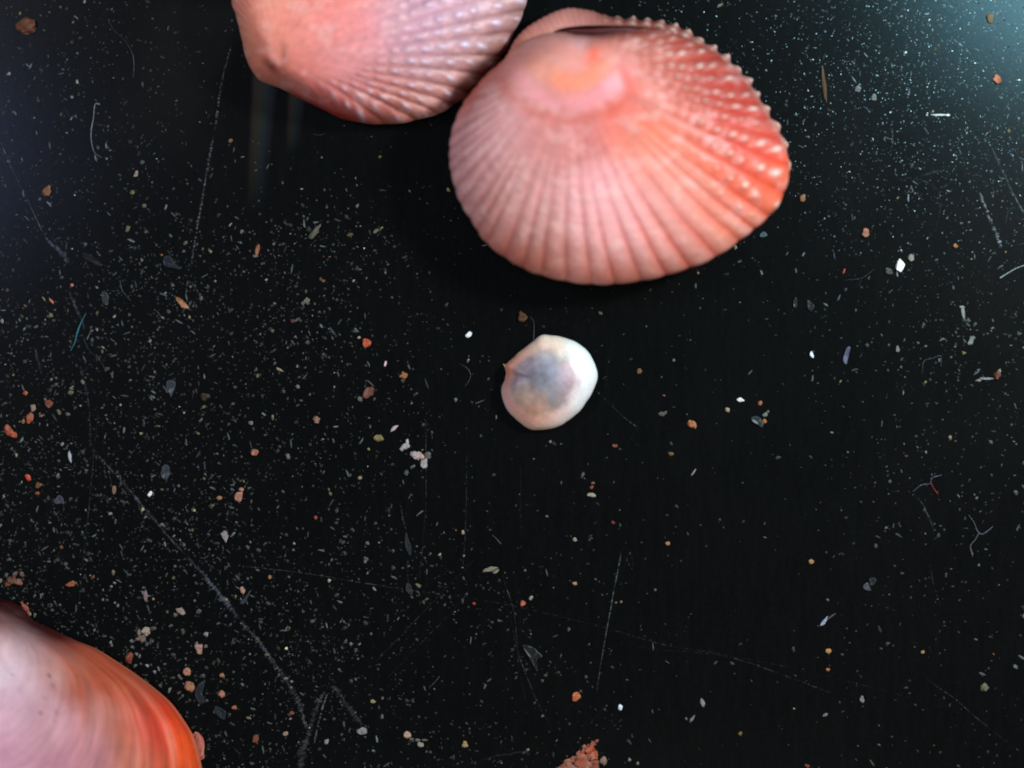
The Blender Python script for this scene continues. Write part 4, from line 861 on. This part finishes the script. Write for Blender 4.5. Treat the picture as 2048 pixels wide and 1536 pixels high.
scratch([(954,1112),(930,1140),(900,1168),(860,1210),(820,1252),(750,1325)], [1.4,1.2,1.4,1.6,1.4,1.2], (58,60,62), .65, .85)
scratch([(930,1188),(905,1222),(860,1268),(820,1310),(768,1362)], [1,1.4,1.8,1.4,1.2], (44,52,54), .6, .8)
scratch([(1003,1140),(1012,1175),(1026,1215),(1032,1265),(1038,1310),(1060,1370),(1085,1425),(1110,1460)], [1.4,1.6,1.8,1.8,1.8,1.4,1.2], (44,58,60), .7, .9)
scratch([(1015,1210),(1030,1280),(1040,1345),(1050,1395),(1068,1425)], [1.2,1.2,1.4,1], (42,50,52), .55, .85)
scratch([(1838,1340),(1870,1370),(1910,1398),(1945,1430),(1990,1465),(2030,1502)], [1.2,1.6,2,2,1.6,1.2], (46,50,52), .55, .9)
scratch([(1970,265),(1985,300),(2005,342),(2025,385),(2052,435)], [1.6,3,3.4,3.4,2.6], (56,86,94), .75, .98)
scratch([(1960,382),(1966,402),(1974,425),(1984,450),(1996,478),(2003,496)], [3,7,5,6,9,6], (110,122,130), .75, .85, 2.2)
scratch([(198,808),(190,880),(183,960),(175,1040),(164,1140),(156,1235)], [1.4,1.6,1.8,1.8,1.6,1.2], (48,62,64), .7, .92)
scratch([(106,880),(100,960),(92,1040),(80,1150)], [1,1.2,1.2,1], (36,46,48), .5, .8)
scratch([(1040,930),(1042,1020),(1042,1110)], [1.2,1.4,1.2], (38,46,46), .55, .8)
scratch([(800,1005),(806,1040),(812,1060)], [1.4,3,3], (52,56,60), .65, .85, 3)
scratch([(816,1120),(815,1145),(818,1168)], [2,2,3], (54,58,62), .6, .85, 3)
scratch([(1192,782),(1215,804),(1245,832),(1276,856)], [3,1.6,2.4,2.6], (48,50,56), .65, .8, 3)
scratch([(1827,985),(1845,1010),(1860,1040),(1868,1066)], [1,2.4,4,4], (38,42,46), .55, .9, 3)
scratch([(1862,1140),(1866,1165),(1876,1195),(1884,1215)], [6,3,2.4,2], (40,46,50), .6, .85, 3)
scratch([(68,695),(75,720),(84,750)], [3,5,4], (50,56,70), .65, .95, 3)
scratch([(1790,360),(1825,356),(1855,366),(1876,384),(1880,420),(1868,460),(1850,482)], [2,3,2.6,2.6,2,2,1.4], (46,52,66), .6, .9, 3)
scratch([(1840,352),(1868,345),(1892,338)], [3,5,3], (34,58,58), .6, .9, 3)
scratch([(1876,378),(1890,372),(1904,364)], [3,4,2], (46,66,68), .6, .9, 3)
scratch([(1902,75),(1918,86),(1936,102),(1944,112)], [3,4,3,2], (120,150,156), .6, .7, 2.4)
scratch([(1836,184),(1850,196),(1866,212)], [1.4,1.8,1.2], (44,68,74), .6, .85, 3)
scratch([(1784,255),(1786,285),(1782,300)], [3,3,1.5], (40,62,64), .6, .9, 3)
scratch([(2048,600-180),(2020,418),(2010,450)], [2,3,2], (48,56,60), .5, .9, 3)
scratch([(485,1298),(540,1290),(600,1284),(680,1280)], [1,1.4,1.4,1], (42,44,46), .55, .7)
scratch([(440,1470),(470,1498),(490,1525)], [1.4,2,1.4], (46,42,42), .5, .8)
scratch([(930,1532),(980,1515),(1040,1505),(1062,1506)], [2,2.6,2.4,5], (36,40,42), .6, .9, 3)
scratch([(100,940),(112,935),(124,921)], [1.4,1.6,1.2], (44,48,50), .6, .9, 3)
scratch([(215,940),(222,962),(224,985),(218,1012)], [1,1.6,1.8,1.2], (46,54,60), .6, .85, 3)
scratch([(700,630+560),(680,1160),(668,1140)], [1,1,1], (30,34,34), .5, .7)
for k_ in range(46):      # the finest upright wiping marks
    x_ = rng.uniform(60, 2000); y_ = rng.uniform(560, 1250); l_ = rng.uniform(60, 240)
    dx_ = rng.uniform(-.09, .05) * l_
    scratch([(x_, y_), (x_ + dx_ * .5, y_ + l_ * .5), (x_ + dx_, y_ + l_)], [.8, 1.2, .8], (26, 36, 38), .5, .7, 6)

# rainbow caustic light painted as faint tinted ribbons by the second shell
def light_streak(x0, x1, y0, y1, cols, slant):
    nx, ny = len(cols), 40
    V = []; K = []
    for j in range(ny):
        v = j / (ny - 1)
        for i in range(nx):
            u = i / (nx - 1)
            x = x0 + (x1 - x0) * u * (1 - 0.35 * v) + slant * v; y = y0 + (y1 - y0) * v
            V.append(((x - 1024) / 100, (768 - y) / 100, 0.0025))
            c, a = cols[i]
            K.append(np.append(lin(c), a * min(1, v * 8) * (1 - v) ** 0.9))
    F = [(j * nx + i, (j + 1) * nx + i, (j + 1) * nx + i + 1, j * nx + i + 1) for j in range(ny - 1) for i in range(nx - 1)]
    build('caustic_streak', V, F, M_scratch, plate, np.array(K))
light_streak(503, 566, 100, 425, [((20,12,8),0),((44,26,14),.75),((46,42,20),.75),((34,46,44),.7),((28,42,50),.6),((20,26,46),.45),((16,20,26),0)], -14)
light_streak(574, 622, 150, 310, [((20,12,8),0),((46,34,16),.75),((40,46,40),.75),((30,44,48),.6),((14,20,46),.5),((12,14,24),0)], -6)
light_streak(260, 540, -20, 330, [((14,16,10),0),((18,20,12),.12),((20,22,13),.22),((21,23,14),.3),((20,22,14),.3),((18,18,12),0)], -60)

# ------------------------------------------------------------------ fine dust
def dens(x, y):
    left = np.exp(-np.clip(x - 520, 0, None) ** 2 / (2 * 170 ** 2)) * sstep(330, 620, y)
    left *= 1 - 0.35 * sstep(1300, 1500, y)
    midl = 0.85 * np.exp(-((x - 660) / 140) ** 2 - ((y - 480) / 95) ** 2)
    upl = 0.40 * np.exp(-np.clip(x - 250, 0, None) ** 2 / (2 * 120 ** 2))
    tr = 1.05 * np.exp(-np.clip(1980 - x, 0, None) ** 2 / (2 * 330 ** 2)) * np.exp(-np.clip(y - 120, 0, None) ** 2 / (2 * 260 ** 2))
    rt = 0.26 * sstep(1550, 1850, x) * (1 - 0.6 * sstep(900, 1300, y))
    bot = 0.22 * sstep(950, 1150, y) * (1 - sstep(1000, 1500, x))
    clump = 0.25 + 3.0 * fbm(x / 70, y / 70, 12, 4) ** 2
    return np.clip((left + midl + upl + tr + rt + bot) * clump + 0.06, 0, 1.3) / 1.3
def scatter(n):
    x = rng.uniform(-60, 2110, n); y = rng.uniform(-60, 1596, n)
    keep = rng.random(n) < dens(x, y); return x[keep], y[keep]
def dust_mesh(name, x, y, size, asp, ang, col, hgt, nv=6, mat=M_dust):
    m_ = len(x); a = np.linspace(0, 2 * math.pi, nv, endpoint=False)[None, :] + rng.uniform(0, .8, (m_, nv))
    r = size[:, None] * (0.65 + 0.7 * rng.random((m_, nv)))
    lx = r * np.cos(a) * asp[:, None]; ly = r * np.sin(a) / asp[:, None]
    ca, sa = np.cos(ang)[:, None], np.sin(ang)[:, None]
    VX = x[:, None] + lx * ca - ly * sa; VY = y[:, None] + lx * sa + ly * ca
    V = np.zeros((m_, nv + 1, 3))
    V[:, :nv, 0] = (VX - 1024) / 100; V[:, :nv, 1] = (768 - VY) / 100; V[:, :nv, 2] = 0.002 + hgt[:, None] * 0.35 * rng.random((m_, nv))
    V[:, nv, 0] = (x + rng.normal(0, .3, m_) * size - 1024) / 100; V[:, nv, 1] = (768 - y) / 100; V[:, nv, 2] = hgt
    i = np.arange(nv)
    F = np.stack([i, np.full(nv, nv), (i + 1) % nv], 1)[None] + (np.arange(m_) * (nv + 1))[:, None, None]
    K = np.repeat(col[:, None, :], nv + 1, 1) * (0.7 + 0.6 * rng.random((m_, nv + 1, 1)))
    return build(name, V.reshape(-1, 3), F.reshape(-1, 3), mat, None, np.clip(K.reshape(-1, 3), 0, .95), smooth=False)
x, y = scatter(33000)
n_ = len(x)
size = np.clip(rng.lognormal(0.32, 0.45, n_), .5, 4.4) * np.where((x > 1500) & (y < 600), 0.72, 1.0)
base = np.array([(118,116,104), (96,104,106), (78,84,90), (120,110,92), (86,98,92), (104,92,84)])
cc = base[rng.integers(0, len(base), n_)].astype(float)
br = np.clip(rng.lognormal(-0.50, 0.42, n_), .25, 1.7)
trw = ((x > 1350) & (y < 520)) * np.exp(-np.clip(1950 - x, 0, None) / 500)
cc = cc * (1 - 0.5 * trw[:, None]) + np.array((130, 170, 176)) * 0.5 * trw[:, None]  # teal corner glow painted into the dust colour
hot = rng.random(n_) < 0.012 + 0.09 * trw
br = np.where(hot, br * 2.2 + .3, br)
col = lin(np.clip(cc * br[:, None] * 0.62, 6, 250))
xs = rng.uniform(1250, 2100, 5200); ys = rng.uniform(-40, 560, 5200)
kp = rng.random(5200) < np.exp(-np.clip(2010 - xs, 0, None) ** 2 / (2 * 300 ** 2)) * np.exp(-np.clip(ys - 60, 0, None) ** 2 / (2 * 190 ** 2))
xs, ys = xs[kp], ys[kp]; ns_ = len(xs)
x = np.concatenate([x, xs]); y = np.concatenate([y, ys]); size = np.concatenate([size, rng.uniform(.6, 1.4, ns_)])
col = np.concatenate([col, lin(np.clip(np.array((150, 190, 198)) * np.clip(rng.lognormal(-.55, .4, (ns_, 1)), .3, 1.5), 10, 252))]); n_ = len(x)  # extra specks with the corner sparkle put into their colour
o = dust_mesh('fine_dust', x, y, size, np.clip(rng.lognormal(0.1, 0.28, n_), .7, 2.0), rng.uniform(0, 3.14, n_), col, size / 100 * 0.5)
tag(o, 'fine pale grey dust strewn over the black plate, thickest at left and upper right', 'dust', None, 'stuff')
# coarser mixed grit: tan, orange, cream
x, y = scatter(1500)
e = rng.random(60); x = np.concatenate([x, rng.normal(330, 110, 70)]); y = np.concatenate([y, rng.normal(1290, 90, 70)])
n_ = len(x)
pal = np.array([(168,150,120),(190,120,70),(150,150,140),(120,125,130),(176,96,56),(150,134,90),(196,176,160),(98,104,112)])
pr = np.array([.22,.035,.26,.22,.02,.12,.06,.065])
cc = pal[rng.choice(len(pal), n_, p=pr)] * np.clip(rng.normal(.58, .18, (n_, 1)), .25, 1.0)
size = np.clip(rng.lognormal(1.02, .28, n_), 1.8, 5.2) * np.where((x > 1500) & (y < 600), 0.7, 1.0)
o = dust_mesh('coarse_grit', x, y, size, np.clip(rng.lognormal(0.1, 0.25, n_), .7, 1.7), rng.uniform(0, 3.14, n_), lin(np.clip(cc, 8, 240)), size / 100 * 0.7, nv=8)
tag(o, 'coarser tan and cream grit sprinkled among the dust on the plate', 'grit', None, 'stuff')
# short lint lines
x, y = scatter(1000); n_ = len(x)
size = rng.uniform(2.0, 4.0, n_)
cc = np.tile(np.array((84, 92, 98)), (n_, 1)) * np.clip(rng.normal(.75, .25, (n_, 1)), .3, 1.3)
o = dust_mesh('lint', x, y, size, rng.uniform(1.7, 2.6, n_), rng.choice([1.5, 1.2, 0.8, -0.8, 1.6, 0.2], n_) + rng.normal(0, .25, n_), lin(np.clip(cc, 5, 200)), size / 100 * 0.2, nv=6)
tag(o, 'short dim lint strands mixed into the dust on the plate', 'lint', None, 'stuff')
